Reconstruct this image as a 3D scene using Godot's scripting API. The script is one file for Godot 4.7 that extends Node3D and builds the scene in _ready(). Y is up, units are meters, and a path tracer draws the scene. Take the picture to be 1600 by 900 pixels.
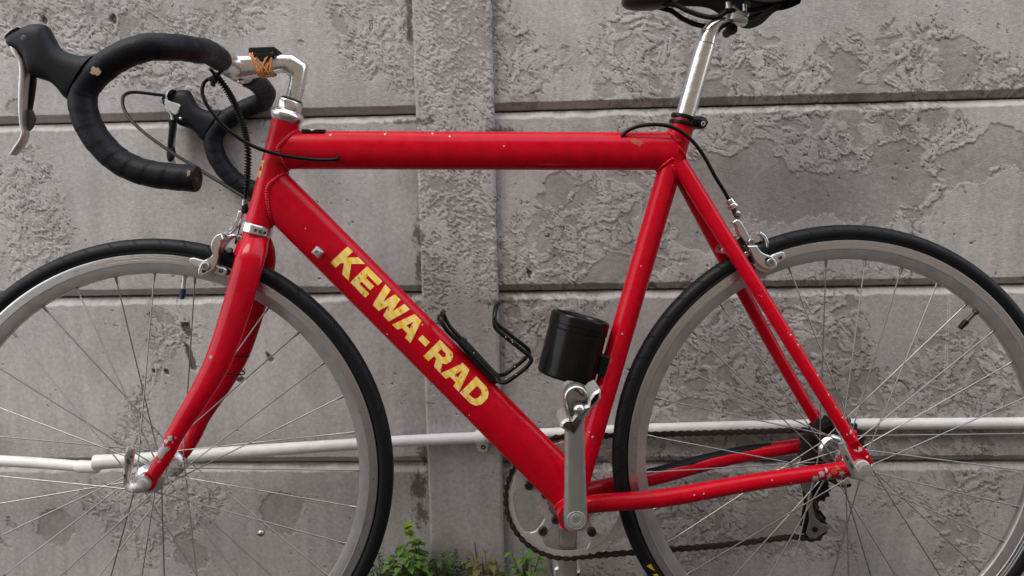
extends Node3D

# A red road bicycle leaning on an old precast concrete wall. Units are metres, y is up; the wall's face is the plane z = 0.

class Mesher:
	var v := PackedVector3Array()
	var n := PackedVector3Array()
	var c := PackedColorArray()
	var uv := PackedVector2Array()
	var ix := PackedInt32Array()
	var tint := Color.WHITE
	var xf := Transform3D()

	func vert(p: Vector3, t := Vector2.ZERO) -> int:
		v.append(xf * p)
		n.append(Vector3.ZERO)
		c.append(tint)
		uv.append(t)
		return v.size() - 1

	func tri(a: int, b: int, d: int) -> void:  # counted anticlockwise from outside
		var k := (v[b] - v[a]).cross(v[d] - v[a])
		n[a] += k
		n[b] += k
		n[d] += k
		ix.append(a)
		ix.append(d)
		ix.append(b)

	func face(p: Array) -> void:
		var a := vert(p[0])
		var b := vert(p[1])
		for i in range(2, p.size()):
			var d := vert(p[i])
			tri(a, b, d)
			b = d

	func grid(rows: Array, around: bool, flip := false, uvs := []) -> void:
		var first := v.size()
		var w: int = rows[0].size()
		for i in rows.size():
			for j in w:
				vert(rows[i][j], uvs[i][j] if uvs else Vector2.ZERO)
		for i in rows.size() - 1:
			for j in (w if around else w - 1):
				var a := first + i * w + j
				var b := first + i * w + (j + 1) % w
				var e := b + w
				var d := a + w
				if flip:
					tri(a, d, b)
					tri(b, d, e)
				else:
					tri(a, b, d)
					tri(b, e, d)

	func cap(ring: PackedVector3Array, flip: bool) -> void:
		var mid := Vector3.ZERO
		for p in ring:
			mid += p
		var o := vert(mid / ring.size())
		var first := v.size()
		for p in ring:
			vert(p)
		for j in ring.size():
			var a := first + j
			var b := first + (j + 1) % ring.size()
			if flip:
				tri(o, b, a)
			else:
				tri(o, a, b)

	func done() -> ArrayMesh:
		for i in n.size():
			n[i] = n[i].normalized() if n[i].length_squared() > 0.0 else Vector3.UP
		var s := []
		s.resize(Mesh.ARRAY_MAX)
		s[Mesh.ARRAY_VERTEX] = v
		s[Mesh.ARRAY_NORMAL] = n
		s[Mesh.ARRAY_COLOR] = c
		s[Mesh.ARRAY_TEX_UV] = uv
		s[Mesh.ARRAY_INDEX] = ix
		var out := ArrayMesh.new()
		out.add_surface_from_arrays(Mesh.PRIMITIVE_TRIANGLES, s)
		return out


var M := {}
var taken := {}
var rng := RandomNumberGenerator.new()
var bike: Node3D


func numbered(parent: Node, called: String) -> String:
	var key := "%d/%s" % [parent.get_instance_id(), called]
	var k: int = taken.get(key, 0)
	taken[key] = k + 1
	return called if k == 0 else "%s_%03d" % [called, k]


func put(called: String, mesh: Mesh, mat: Material, parent: Node = self, kind := "") -> MeshInstance3D:
	var o := MeshInstance3D.new()
	o.name = numbered(parent, called)
	o.mesh = mesh
	o.material_override = mat
	parent.add_child(o, true)
	if kind:
		o.set_meta("kind", kind)
	return o


func obj(called: String, m: Mesher, mat: Material, parent: Node = self, kind := "") -> MeshInstance3D:
	return put(called, m.done(), mat, parent, kind)


func group(called: String, parent: Node = self, at := Transform3D()) -> Node3D:
	var o := Node3D.new()
	o.name = numbered(parent, called)
	o.transform = at
	parent.add_child(o, true)
	return o


func tag(o: Node, label: String, category := "", set := "", kind := "") -> void:
	if label:
		o.set_meta("label", label)
	if category:
		o.set_meta("category", category)
	if set:
		o.set_meta("group", set)
	if kind:
		o.set_meta("kind", kind)


# ---------------------------------------------------------------- shapes

func catmull(p: Array, k: int) -> Array:
	var out := []
	for i in p.size() - 1:
		var a = p[maxi(i - 1, 0)]
		var b = p[i]
		var d = p[i + 1]
		var e = p[mini(i + 2, p.size() - 1)]
		for j in k:
			var t := float(j) / k
			out.append(0.5 * (2.0 * b + (d - a) * t + (2.0 * a - 5.0 * b + 4.0 * d - e) * t * t + (3.0 * b - a - 3.0 * d + e) * t * t * t))
	out.append(p[-1])
	return out


func spread(r: Array, count: int) -> Array:  # stretches a short list of numbers or vectors over count places
	var out := []
	for i in count:
		var t := float(i) / maxf(count - 1, 1) * (r.size() - 1)
		var k := mini(int(t), r.size() - 2) if r.size() > 1 else 0
		out.append(r[0] if r.size() == 1 else lerp(r[k], r[k + 1], t - k))
	return out


func flat3(p: Array, z) -> Array:
	var out := []
	for i in p.size():
		out.append(Vector3(p[i].x, p[i].y, z[i] if z is Array else z))
	return out


func tube(m: Mesher, p: Array, rad, seg := 14, caps := true) -> Array:
	var r := []
	if rad is Array:
		r = rad if rad.size() == p.size() else spread(rad, p.size())
	else:
		for i in p.size():
			r.append(rad)
	var rows := []
	var nrm := Vector3.ZERO
	for i in p.size():
		var t: Vector3 = (p[mini(i + 1, p.size() - 1)] - p[maxi(i - 1, 0)]).normalized()
		if i == 0:
			nrm = Vector3.BACK.cross(t)
			if nrm.length() < 0.2:
				nrm = Vector3.UP
		nrm = (nrm - t * nrm.dot(t)).normalized()
		var b := t.cross(nrm)
		var ring := PackedVector3Array()
		var ra = r[i]
		var size: Vector2 = ra if ra is Vector2 else Vector2(ra, ra)
		for j in seg:
			var a := TAU * j / seg
			ring.append(p[i] + nrm * cos(a) * size.x + b * sin(a) * size.y)
		rows.append(ring)
	m.grid(rows, true)
	if caps:
		m.cap(rows[0], true)
		m.cap(rows[-1], false)
	return rows


func loft(m: Mesher, a: Array, b: Array, hz: Array, zc, seg := 18, pw := 1.0, caps := true) -> void:
	var rows := []
	var z := []
	var w := spread(hz, a.size())
	z = spread(zc, a.size()) if zc is Array else spread([float(zc)], a.size())
	for i in a.size():
		var mid: Vector2 = (a[i] + b[i]) * 0.5
		var half: Vector2 = (a[i] - b[i]) * 0.5
		var ring := PackedVector3Array()
		for j in seg:
			var t := TAU * j / seg
			var cs := signf(cos(t)) * pow(absf(cos(t)), pw)
			var sn := signf(sin(t)) * pow(absf(sin(t)), pw)
			ring.append(Vector3(mid.x + half.x * cs, mid.y + half.y * cs, z[i] + w[i] * sn))
		rows.append(ring)
	var k := a.size() / 2
	var along: Vector2 = (a[k] + b[k]) - (a[k - 1] + b[k - 1])
	var across: Vector2 = a[k] - b[k]
	var flip := Vector3(across.x, across.y, 0).cross(Vector3.BACK).dot(Vector3(along.x, along.y, 0)) < 0
	m.grid(rows, true, flip)
	if caps:
		m.cap(rows[0], not flip)
		m.cap(rows[-1], flip)


func lathe(m: Mesher, o: Vector3, axis: Vector3, prof: Array, seg := 24) -> void:
	var t := axis.normalized()
	var u := Vector3.BACK.cross(t)
	if u.length() < 0.2:
		u = Vector3.UP
	u = (u - t * u.dot(t)).normalized()
	var w := t.cross(u)
	var rows := []
	for i in prof.size():
		var ring := PackedVector3Array()
		for j in seg:
			var a := TAU * j / seg
			ring.append(o + t * prof[i].y + (u * cos(a) + w * sin(a)) * maxf(prof[i].x, 0.00001))
		rows.append(ring)
		if i > 0 and i < prof.size() - 1:
			var d0: Vector2 = (prof[i] - prof[i - 1]).normalized()
			var d1: Vector2 = (prof[i + 1] - prof[i]).normalized()
			if d0.dot(d1) < 0.8:
				m.grid(rows, true)
				rows = [ring]
	m.grid(rows, true)


func ball(m: Mesher, o: Vector3, r: Vector3, seg := 12, rings := 8) -> void:
	var rows := []
	for i in rings + 1:
		var h := -PI / 2 + PI * i / rings
		var ring := PackedVector3Array()
		for j in seg:
			var a := TAU * j / seg
			ring.append(o + Vector3(cos(a) * cos(h) * r.x, sin(a) * cos(h) * r.y, sin(h) * r.z))
		rows.append(ring)
	m.grid(rows, true)


func inset(p: PackedVector2Array, by: float) -> PackedVector2Array:
	var out := PackedVector2Array()
	var k := p.size()
	for i in k:
		var d0 := (p[i] - p[(i + k - 1) % k]).normalized()
		var d1 := (p[(i + 1) % k] - p[i]).normalized()
		var n0 := Vector2(-d0.y, d0.x)
		var n1 := Vector2(-d1.y, d1.x)
		var s := n0 + n1
		out.append(p[i] + s * (by / maxf(0.5, s.length_squared() * 0.5)))
	return out


func plate(m: Mesher, poly: Array, z0: float, z1: float, bev := 0.0006) -> void:
	var p := PackedVector2Array(poly)
	var area := 0.0
	for i in p.size():
		area += p[i].cross(p[(i + 1) % p.size()])
	if area < 0:
		p.reverse()
	var q := inset(p, bev)
	var k := p.size()
	for i in k:
		var j := (i + 1) % k
		m.face([Vector3(p[i].x, p[i].y, z0 + bev), Vector3(p[j].x, p[j].y, z0 + bev), Vector3(p[j].x, p[j].y, z1 - bev), Vector3(p[i].x, p[i].y, z1 - bev)])
		m.face([Vector3(p[i].x, p[i].y, z1 - bev), Vector3(p[j].x, p[j].y, z1 - bev), Vector3(q[j].x, q[j].y, z1), Vector3(q[i].x, q[i].y, z1)])
		m.face([Vector3(q[i].x, q[i].y, z0), Vector3(q[j].x, q[j].y, z0), Vector3(p[j].x, p[j].y, z0 + bev), Vector3(p[i].x, p[i].y, z0 + bev)])
	var t := Geometry2D.triangulate_polygon(q)
	for i in range(0, t.size(), 3):
		var a := q[t[i]]
		var b := q[t[i + 1]]
		var d := q[t[i + 2]]
		if (b - a).cross(d - a) < 0:
			var e := b
			b = d
			d = e
		m.face([Vector3(a.x, a.y, z1), Vector3(b.x, b.y, z1), Vector3(d.x, d.y, z1)])
		m.face([Vector3(a.x, a.y, z0), Vector3(d.x, d.y, z0), Vector3(b.x, b.y, z0)])


func band(m: Mesher, outer: Array, inner: Array, z0: float, z1: float) -> void:  # a flat ring; both outlines anticlockwise with as many points
	var k := outer.size()
	for i in k:
		var j := (i + 1) % k
		var a: Vector2 = outer[i]
		var b: Vector2 = outer[j]
		var d: Vector2 = inner[j]
		var e: Vector2 = inner[i]
		m.face([Vector3(e.x, e.y, z1), Vector3(a.x, a.y, z1), Vector3(b.x, b.y, z1), Vector3(d.x, d.y, z1)])
		m.face([Vector3(d.x, d.y, z0), Vector3(b.x, b.y, z0), Vector3(a.x, a.y, z0), Vector3(e.x, e.y, z0)])
		m.face([Vector3(a.x, a.y, z0), Vector3(b.x, b.y, z0), Vector3(b.x, b.y, z1), Vector3(a.x, a.y, z1)])
		m.face([Vector3(d.x, d.y, z0), Vector3(e.x, e.y, z0), Vector3(e.x, e.y, z1), Vector3(d.x, d.y, z1)])


func forged(m: Mesher, a: Array, b: Array, z0: float, z1: float, bev: float) -> void:  # a flat forging with rounded edges between two outlines
	var poly := a.duplicate()
	var back := b.duplicate()
	back.reverse()
	poly.append_array(back)
	var p := PackedVector2Array(poly)
	var area := 0.0
	for i in p.size():
		area += p[i].cross(p[(i + 1) % p.size()])
	if area < 0:
		p.reverse()
	var rows := []
	for k in [[0.7, z0], [0.25, z0 + bev * 0.25], [0.0, z0 + bev], [0.0, z1 - bev], [0.25, z1 - bev * 0.25], [0.7, z1]]:
		var q := inset(p, bev * k[0])
		var ring := PackedVector3Array()
		for v in q:
			ring.append(Vector3(v.x, v.y, k[1]))
		rows.append(ring)
	m.grid(rows, true)
	for side in 2:
		var q: PackedVector3Array = rows[-1] if side == 1 else rows[0]
		var flat := PackedVector2Array()
		for v in q:
			flat.append(Vector2(v.x, v.y))
		var t := Geometry2D.triangulate_polygon(flat)
		for i in range(0, t.size(), 3):
			var tri_ := [q[t[i]], q[t[i + 1]], q[t[i + 2]]]
			var turn: float = (flat[t[i + 1]] - flat[t[i]]).cross(flat[t[i + 2]] - flat[t[i]])
			if (turn < 0) == (side == 1):
				tri_.reverse()
			m.face(tri_)


func bolt(m: Mesher, o: Vector3, axis: Vector3, r: float, h: float, hole := 0.5) -> void:
	lathe(m, o, axis, [Vector2(r, 0), Vector2(r, h - 0.0007), Vector2(r - 0.0007, h), Vector2(r * hole, h), Vector2(r * hole, h - 0.0025), Vector2(0, h - 0.0025)], 16)


func disc(o: Vector2, r: float, k := 20) -> Array:
	var out := []
	for i in k:
		out.append(o + Vector2.from_angle(TAU * i / k) * r)
	return out


func rod(m: Mesher, a: Vector3, b: Vector3, r: float, seg := 12) -> void:
	var l := a.distance_to(b)
	var e := minf(0.0006, r * 0.3)
	lathe(m, a, b - a, [Vector2(0, 0), Vector2(r - e, 0), Vector2(r, e), Vector2(r, l - e), Vector2(r - e, l), Vector2(0, l)], seg)


func flip_z(p: Array) -> Array:
	var out := []
	for q in p:
		out.append(Vector3(q.x, q.y, -q.z))
	return out


func blob(o: Vector2, r: float, k := 9, rough := 0.35) -> PackedVector2Array:
	var out := PackedVector2Array()
	for i in k:
		out.append(o + Vector2.from_angle(TAU * i / k) * r * (1.0 - rough + rough * 2.0 * rng.randf()))
	return out


# flat print or chips laid on a curved surface: polygons are cut into cells, and every corner is carried onto the surface by where
func stamp(m: Mesher, polys: Array, hole, where: Callable, cell: float, colour = null) -> void:
	for poly in polys:
		var lo: Vector2 = poly[0]
		var hi: Vector2 = poly[0]
		for p in poly:
			lo = lo.min(p)
			hi = hi.max(p)
		var nx := int(ceil((hi.x - lo.x) / cell))
		var ny := int(ceil((hi.y - lo.y) / cell))
		for i in nx:
			for j in ny:
				var o := lo + Vector2(i, j) * cell
				var box := PackedVector2Array([o, o + Vector2(cell, 0), o + Vector2(cell, cell), o + Vector2(0, cell)])
				var pieces := []
				for piece in Geometry2D.intersect_polygons(PackedVector2Array(poly), box):
					if hole:
						pieces.append_array(Geometry2D.clip_polygons(piece, PackedVector2Array(hole)))
					else:
						pieces.append(piece)
				for piece in pieces:
					var t := Geometry2D.triangulate_polygon(piece)
					for q in range(0, t.size(), 3):
						var id := []
						var pt := []
						for e in 3:
							pt.append(piece[t[q + e]])
						if (pt[1] - pt[0]).cross(pt[2] - pt[0]) < 0:
							pt = [pt[0], pt[2], pt[1]]
						for e in pt:
							if colour:
								m.tint = colour.call(e)
							id.append(m.vert(where.call(e)))
						m.tri(id[0], id[1], id[2])


# ---------------------------------------------------------------- materials

func noise(freq: float, octaves := 4, seed := 1, kind := FastNoiseLite.TYPE_SIMPLEX_SMOOTH) -> FastNoiseLite:
	var f := FastNoiseLite.new()
	f.noise_type = kind
	f.frequency = freq
	f.seed = seed
	f.fractal_octaves = octaves
	f.fractal_type = FastNoiseLite.FRACTAL_FBM if octaves > 1 else FastNoiseLite.FRACTAL_NONE
	return f


func noise_texture(freq: float, octaves: int, seed: int, lo: Color, hi: Color, normal := 0.0, size := 512) -> NoiseTexture2D:
	var t := NoiseTexture2D.new()
	t.width = size
	t.height = size
	t.seamless = true
	t.noise = noise(freq, octaves, seed)
	if normal > 0.0:
		t.as_normal_map = true
		t.bump_strength = normal
	else:
		var g := Gradient.new()
		g.set_color(0, lo)
		g.set_color(1, hi)
		t.color_ramp = g
	return t


func mat(r: float, g: float, b: float, rough: float, metal := 0.0) -> StandardMaterial3D:  # linear colour
	var m := StandardMaterial3D.new()
	m.albedo_color = Color(r, g, b).linear_to_srgb()
	m.roughness = rough
	m.metallic = metal
	return m


func wear(m: StandardMaterial3D, freq: float, lo: float, hi: float, scale: float, seed: int) -> StandardMaterial3D:  # uneven gloss
	m.roughness_texture = noise_texture(freq, 5, seed, Color(lo, lo, lo), Color(hi, hi, hi))
	m.roughness = 1.0
	m.uv1_triplanar = true
	m.uv1_scale = Vector3.ONE * scale
	return m


func grain(m: StandardMaterial3D, freq: float, strength: float, scale: float, seed: int) -> StandardMaterial3D:
	m.normal_enabled = true
	m.normal_texture = noise_texture(freq, 4, seed, Color.BLACK, Color.WHITE, strength)
	m.uv1_triplanar = true
	m.uv1_scale = Vector3.ONE * scale
	return m


func materials() -> void:
	var red := wear(mat(0.60, 0.0002, 0.014, 0.3), 0.02, 0.20, 0.38, 5.0, 3)
	red.albedo_texture = noise_texture(0.012, 6, 14, Color(0.89, 0.89, 0.89), Color(1, 1, 1))
	red.clearcoat_enabled = true
	red.metallic_specular = 0.28
	red.clearcoat = 0.2
	red.clearcoat_roughness = 0.08
	M.red = red
	M.polished = wear(mat(0.82, 0.81, 0.79, 0.12, 1.0), 0.02, 0.18, 0.36, 8.0, 4)
	M.alloy = wear(mat(0.58, 0.565, 0.545, 0.4, 0.7), 0.03, 0.28, 0.5, 6.0, 5)
	M.rim = wear(mat(0.60, 0.59, 0.585, 0.45, 0.9), 0.02, 0.36, 0.55, 5.0, 6)
	M.rim.albedo_texture = noise_texture(0.012, 6, 15, Color(0.86, 0.855, 0.85), Color(1, 1, 1))
	M.track = wear(mat(0.64, 0.63, 0.62, 0.3, 1.0), 0.02, 0.26, 0.36, 6.0, 7)
	M.cast = grain(mat(0.50, 0.485, 0.47, 0.5, 0.7), 0.05, 2.0, 10.0, 8)
	M.spoke = mat(0.45, 0.44, 0.43, 0.32, 1.0)
	M.nipple = mat(0.35, 0.34, 0.33, 0.4, 1.0)
	M.chain = mat(0.045, 0.04, 0.036, 0.5, 0.7)
	M.dark_steel = mat(0.09, 0.085, 0.08, 0.45, 0.8)
	M.rubber = grain(mat(0.007, 0.007, 0.008, 0.55), 0.04, 2.0, 9.0, 9)
	M.hood = grain(mat(0.0075, 0.0075, 0.0095, 0.5), 0.08, 0.8, 12.0, 10)
	M.tape = grain(mat(0.0065, 0.0065, 0.009, 0.5), 0.05, 1.4, 10.0, 11)
	M.black = mat(0.006, 0.006, 0.0055, 0.26)
	M.matte = mat(0.008, 0.008, 0.008, 0.5)
	M.housing = mat(0.005, 0.005, 0.0055, 0.35)
	for k in ["hood", "tape", "rubber", "housing", "matte", "black"]:
		M[k].metallic_specular = 0.32
	M.orange = mat(0.66, 0.25, 0.05, 0.5)
	M.tan = mat(0.36, 0.27, 0.19, 0.8)
	M.white = wear(mat(0.90, 0.89, 0.88, 0.4), 0.02, 0.3, 0.55, 4.0, 12)
	M.white.albedo_texture = noise_texture(0.015, 5, 13, Color(0.90, 0.885, 0.86), Color(1, 1, 1))
	M.chip = mat(0.42, 0.40, 0.39, 0.5, 0.4)
	M.primer = mat(0.55, 0.42, 0.40, 0.6)
	M.rust = mat(0.40, 0.055, 0.02, 0.5)
	M.blue = mat(0.015, 0.03, 0.075, 0.5)
	M.yellow = mat(0.62, 0.36, 0.02, 0.5)
	M.gold = mat(0.60, 0.36, 0.10, 0.5)
	M.print = mat(1, 1, 1, 0.38)
	M.print.vertex_color_use_as_albedo = true
	var wall := mat(1, 1, 1, 0.92)
	wall.vertex_color_use_as_albedo = true
	wall.albedo_texture = noise_texture(0.05, 5, 21, Color(0.88, 0.87, 0.865), Color(1, 1, 1))
	wall.normal_enabled = true
	wall.normal_texture = noise_texture(0.16, 4, 22, Color.BLACK, Color.WHITE, 2.0)
	wall.normal_scale = 0.45
	wall.uv1_triplanar = true
	wall.uv1_scale = Vector3.ONE * 3.3
	M.wall = wall
	var ground := mat(0.11, 0.10, 0.092, 0.95)
	ground.albedo_texture = noise_texture(0.02, 6, 23, Color(0.55, 0.53, 0.5), Color(1, 1, 1))
	ground.uv1_triplanar = true
	ground.uv1_scale = Vector3.ONE * 0.7
	M.ground = ground
	M.house = mat(0.42, 0.33, 0.25, 0.9)
	M.house.albedo_texture = noise_texture(0.02, 5, 24, Color(0.85, 0.84, 0.82), Color(1, 1, 1))
	M.house.uv1_triplanar = true
	M.house.uv1_scale = Vector3.ONE * 0.8
	for k in [["leaf", 0.11, 0.22, 0.025], ["leaf_tip", 0.24, 0.31, 0.035], ["leaf_grey", 0.09, 0.125, 0.06], ["leaf_olive", 0.15, 0.15, 0.045], ["leaf_dark", 0.05, 0.105, 0.022]]:
		M[k[0]] = mat(k[1], k[2], k[3], 0.55)
		M[k[0]].backlight_enabled = true
		M[k[0]].backlight = Color(k[1] * 0.6, k[2] * 0.7, k[3] * 0.3)
	M.stem_green = mat(0.09, 0.11, 0.04, 0.6)
	M.stem_red = mat(0.16, 0.035, 0.025, 0.6)


# ---------------------------------------------------------------- the wall

var n_warp: FastNoiseLite
var n_mask: FastNoiseLite
var n_zone: FastNoiseLite
var n_crease: FastNoiseLite
var n_chip: FastNoiseLite
var n_wave: FastNoiseLite
var n_pit: FastNoiseLite
var n_plate: FastNoiseLite
var n_fine: FastNoiseLite
var n_edge: FastNoiseLite
var n_scale: FastNoiseLite
var n_tone: FastNoiseLite
# places where the paint has come off (x, y, radius), and places where it is crumpled (x, y, radius) or sound
var bare := []
var crumpled := []
var sound := []
var holes := []


func relief(x: float, y: float, ox: float, oy: float, post: bool) -> Array:  # how far a spot of painted concrete stands out, and its colour
	var wx := x + ox + 0.03 * n_warp.get_noise_2d(x + ox, y + oy)
	var wy := y + oy + 0.03 * n_warp.get_noise_2d(x + ox + 7.0, y + oy)
	var mask := n_mask.get_noise_2d(wx, wy) + 0.50
	var rough := clampf(0.43 + 1.3 * n_zone.get_noise_2d(x + ox, y + oy), 0.0, 1.0)
	for b: Vector3 in bare:
		var d := Vector2(x - b.x, y - b.y).length() / b.z
		if d < 1.6:
			mask -= 0.55 * clampf(1.6 - d, 0.0, 1.0)
	for b: Vector3 in crumpled:
		var d := Vector2(x - b.x, y - b.y).length() / b.z
		if d < 1.0:
			rough = minf(1.0, rough + 1.4 * (1.0 - d))
	for b: Vector3 in sound:
		var d := Vector2(x - b.x, y - b.y).length() / b.z
		if d < 1.0:
			var k := clampf(2.2 * (1.0 - d), 0.0, 1.0)
			rough *= 1.0 - k
			mask = lerpf(mask, maxf(mask, 0.3), k)
	if post:
		rough = minf(rough, 0.62)
	var chip := n_chip.get_noise_2d(wx, wy)
	var fine := n_fine.get_noise_2d(x + ox, y + oy)
	var fine2 := n_fine.get_noise_2d(y + oy + 3.0, x + ox)
	var qx := wx + 0.0055 * chip + 0.0038 * fine
	var qy := wy + 0.0055 * n_chip.get_noise_2d(wy, wx) + 0.0038 * fine2
	var sc := 0.72 + 0.62 * fposmod(ox * 0.137, 1.0)  # every casting flakes at a scale of its own
	qx *= sc
	qy *= sc
	var big := n_plate.get_noise_2d(qx, qy)
	var small := n_scale.get_noise_2d(qx * 1.1, qy * 1.3)
	var rim_ := n_edge.get_noise_2d(qx, qy)
	var broken := smoothstep(0.48, 1.0, rough + 0.35 * chip)
	mask += 0.05 * fine
	if post:  # the upper part of a post is scoured down to a mottle of paint and cement
		var k := smoothstep(0.38, 0.58, y + 0.15 * chip)
		mask = lerpf(mask, 0.03 + 0.28 * fine + 0.25 * chip + 0.25 * n_zone.get_noise_2d(x * 3.0 + ox, y * 2.0), k)
	var gone := 1.0 if big < lerpf(-1.1, -0.62, broken) or small < lerpf(-1.1, -0.70, broken) else 0.0
	var crack := smoothstep(-0.90, -0.985, rim_) * smoothstep(0.25, 0.6, broken + 0.3 * fine) * (1.0 if big > -0.1 else 0.3)
	var paint := smoothstep(0.0, 0.014, mask) * (1.0 - gone)
	var lip := 0.6 * paint * (1.0 - smoothstep(0.014, 0.06, mask))
	var crease := 1.0 - absf(n_crease.get_noise_2d(wx, wy)) * 2.4
	var crumple := broken * paint
	var z := 0.0010 * paint + 0.0007 * lip + 0.0012 * n_wave.get_noise_2d(x + ox, y + oy)
	z += crumple * (0.00055 * big + 0.0003 * small + 0.0005 * chip + 0.0003 * fine) - 0.0015 * crack * paint
	z += rough * 0.0004 * chip + (1.0 - paint) * 0.0003 * chip
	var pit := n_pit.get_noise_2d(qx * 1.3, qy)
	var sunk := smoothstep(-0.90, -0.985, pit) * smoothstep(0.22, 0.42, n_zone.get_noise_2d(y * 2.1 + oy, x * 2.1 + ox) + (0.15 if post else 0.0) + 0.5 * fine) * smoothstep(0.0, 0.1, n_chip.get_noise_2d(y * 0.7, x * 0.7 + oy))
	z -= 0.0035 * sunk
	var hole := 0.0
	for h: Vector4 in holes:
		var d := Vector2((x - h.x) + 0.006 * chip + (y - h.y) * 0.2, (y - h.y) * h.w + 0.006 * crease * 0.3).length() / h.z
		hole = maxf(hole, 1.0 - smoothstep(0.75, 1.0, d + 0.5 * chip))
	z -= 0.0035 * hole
	var tone := n_tone.get_noise_2d(x + ox, y + oy)
	var a := Vector3(0.492, 0.470, 0.455) * (1.0 + 0.14 * tone)
	var b := Vector3(0.385, 0.358, 0.345) * (1.0 + 0.22 * tone + 0.10 * chip)
	var col := b.lerp(a, paint)
	var streak := n_tone.get_noise_2d((x + ox) * 9.0, (y + oy) * 0.8)
	col *= 1.0 + 0.16 * streak
	col = col.lerp(Vector3(0.20, 0.17, 0.14), 0.32 * smoothstep(0.22, 0.6, n_wave.get_noise_2d(x * 0.7 - oy, y * 0.45 + ox) + 0.4 * streak))
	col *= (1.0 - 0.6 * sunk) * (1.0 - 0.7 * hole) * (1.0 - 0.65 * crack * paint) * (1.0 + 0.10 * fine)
	return [z, Vector3(maxf(col.x, 0.02), maxf(col.y, 0.018), maxf(col.z, 0.017))]


func steps(a: float, b: float, fine: float, coarse: float, lo: float, hi: float) -> PackedFloat32Array:
	var out := PackedFloat32Array([a])
	var x := a
	while x < b:
		x += fine if x >= lo - fine and x < hi else minf(coarse, maxf(fine, lo - x if x < lo else coarse))
		out.append(minf(x, b))
	return out


# one cast panel or post: its face is relief, its edges are chamfered, and it has sides and a back
func cast(x0: float, x1: float, y0: float, y1: float, z: float, back: float, seed: int, post: bool, stain: Callable) -> Mesher:
	var m := Mesher.new()
	var xs := steps(x0, x1, 0.0017, 0.012, -1.02, 0.93)
	var ys := PackedFloat32Array()
	if post:
		ys = steps(y0, y1, 0.0017, 0.012, 0.03, 1.09)
	else:
		ys = PackedFloat32Array([y0, y0 + 0.0006, y0 + 0.0014, y0 + 0.002])
		var y := y0 + 0.004
		var step := 0.0017 if y1 > 0.06 and y0 < 1.09 else 0.012
		while y < y1 - 0.003:
			ys.append(y)
			y += step
		ys.append_array([y1 - 0.002, y1 - 0.0014, y1 - 0.0006, y1])
	var ox := seed * 3.71
	var oy := seed * 1.37
	var first := 0
	var w := xs.size()
	for j in ys.size():
		var y := ys[j]
		for i in w:
			var x := xs[i]
			var r := relief(x, y, ox, oy, post)
			var dz: float = r[0]
			var col: Vector3 = r[1]
			var ex := minf(x - x0, x1 - x)
			if post:
				dz -= 0.004 * pow(clampf(1.0 - ex / 0.005, 0.0, 1.0), 2.0)
			else:
				var lo := y - y0
				var hi := y1 - y
				var wob := 0.0012 * n_chip.get_noise_2d(x * 0.6, seed * 2.0)
				dz -= 0.012 * clampf((0.0125 + wob - lo) / 0.0105, 0.0, 1.0) + 0.012 * clampf((0.0012 - lo) / 0.0008, 0.0, 1.0)
				dz -= 0.013 * clampf((0.0125 + 3.0 * wob - hi) / 0.0115, 0.0, 1.0) + 0.012 * clampf((0.0011 - hi) / 0.0008, 0.0, 1.0)
				dz -= 0.003 * pow(clampf(1.0 - ex / 0.006, 0.0, 1.0), 2.0)
			m.tint = Color(col.x, col.y, col.z)
			var s: Color = stain.call(x, y)
			if s.a > 0.0:
				m.tint = m.tint.lerp(Color(s.r, s.g, s.b), s.a)
			m.vert(Vector3(x, y, z + dz))
	for j in ys.size() - 1:
		for i in w - 1:
			var a := first + j * w + i
			m.tri(a, a + 1, a + w)
			m.tri(a + 1, a + w + 1, a + w)
	m.tint = Color(0.3, 0.28, 0.27)
	var front := z - (0.004 if post else 0.024)
	var sides := [[Vector3(x0, y0, 0), Vector3(x0, y1, 0)], [Vector3(x1, y1, 0), Vector3(x1, y0, 0)]]
	for s in sides:
		var f: float = z - 0.003
		m.face([s[0] + Vector3(0, 0, back), s[0] + Vector3(0, 0, f), s[1] + Vector3(0, 0, f), s[1] + Vector3(0, 0, back)])
	m.face([Vector3(x0, y1, back), Vector3(x0, y1, front), Vector3(x1, y1, front), Vector3(x1, y1, back)])
	m.face([Vector3(x1, y0, back), Vector3(x1, y0, front), Vector3(x0, y0, front), Vector3(x0, y0, back)])
	m.face([Vector3(x1, y0, back), Vector3(x0, y0, back), Vector3(x0, y1, back), Vector3(x1, y1, back)])
	return m


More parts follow.
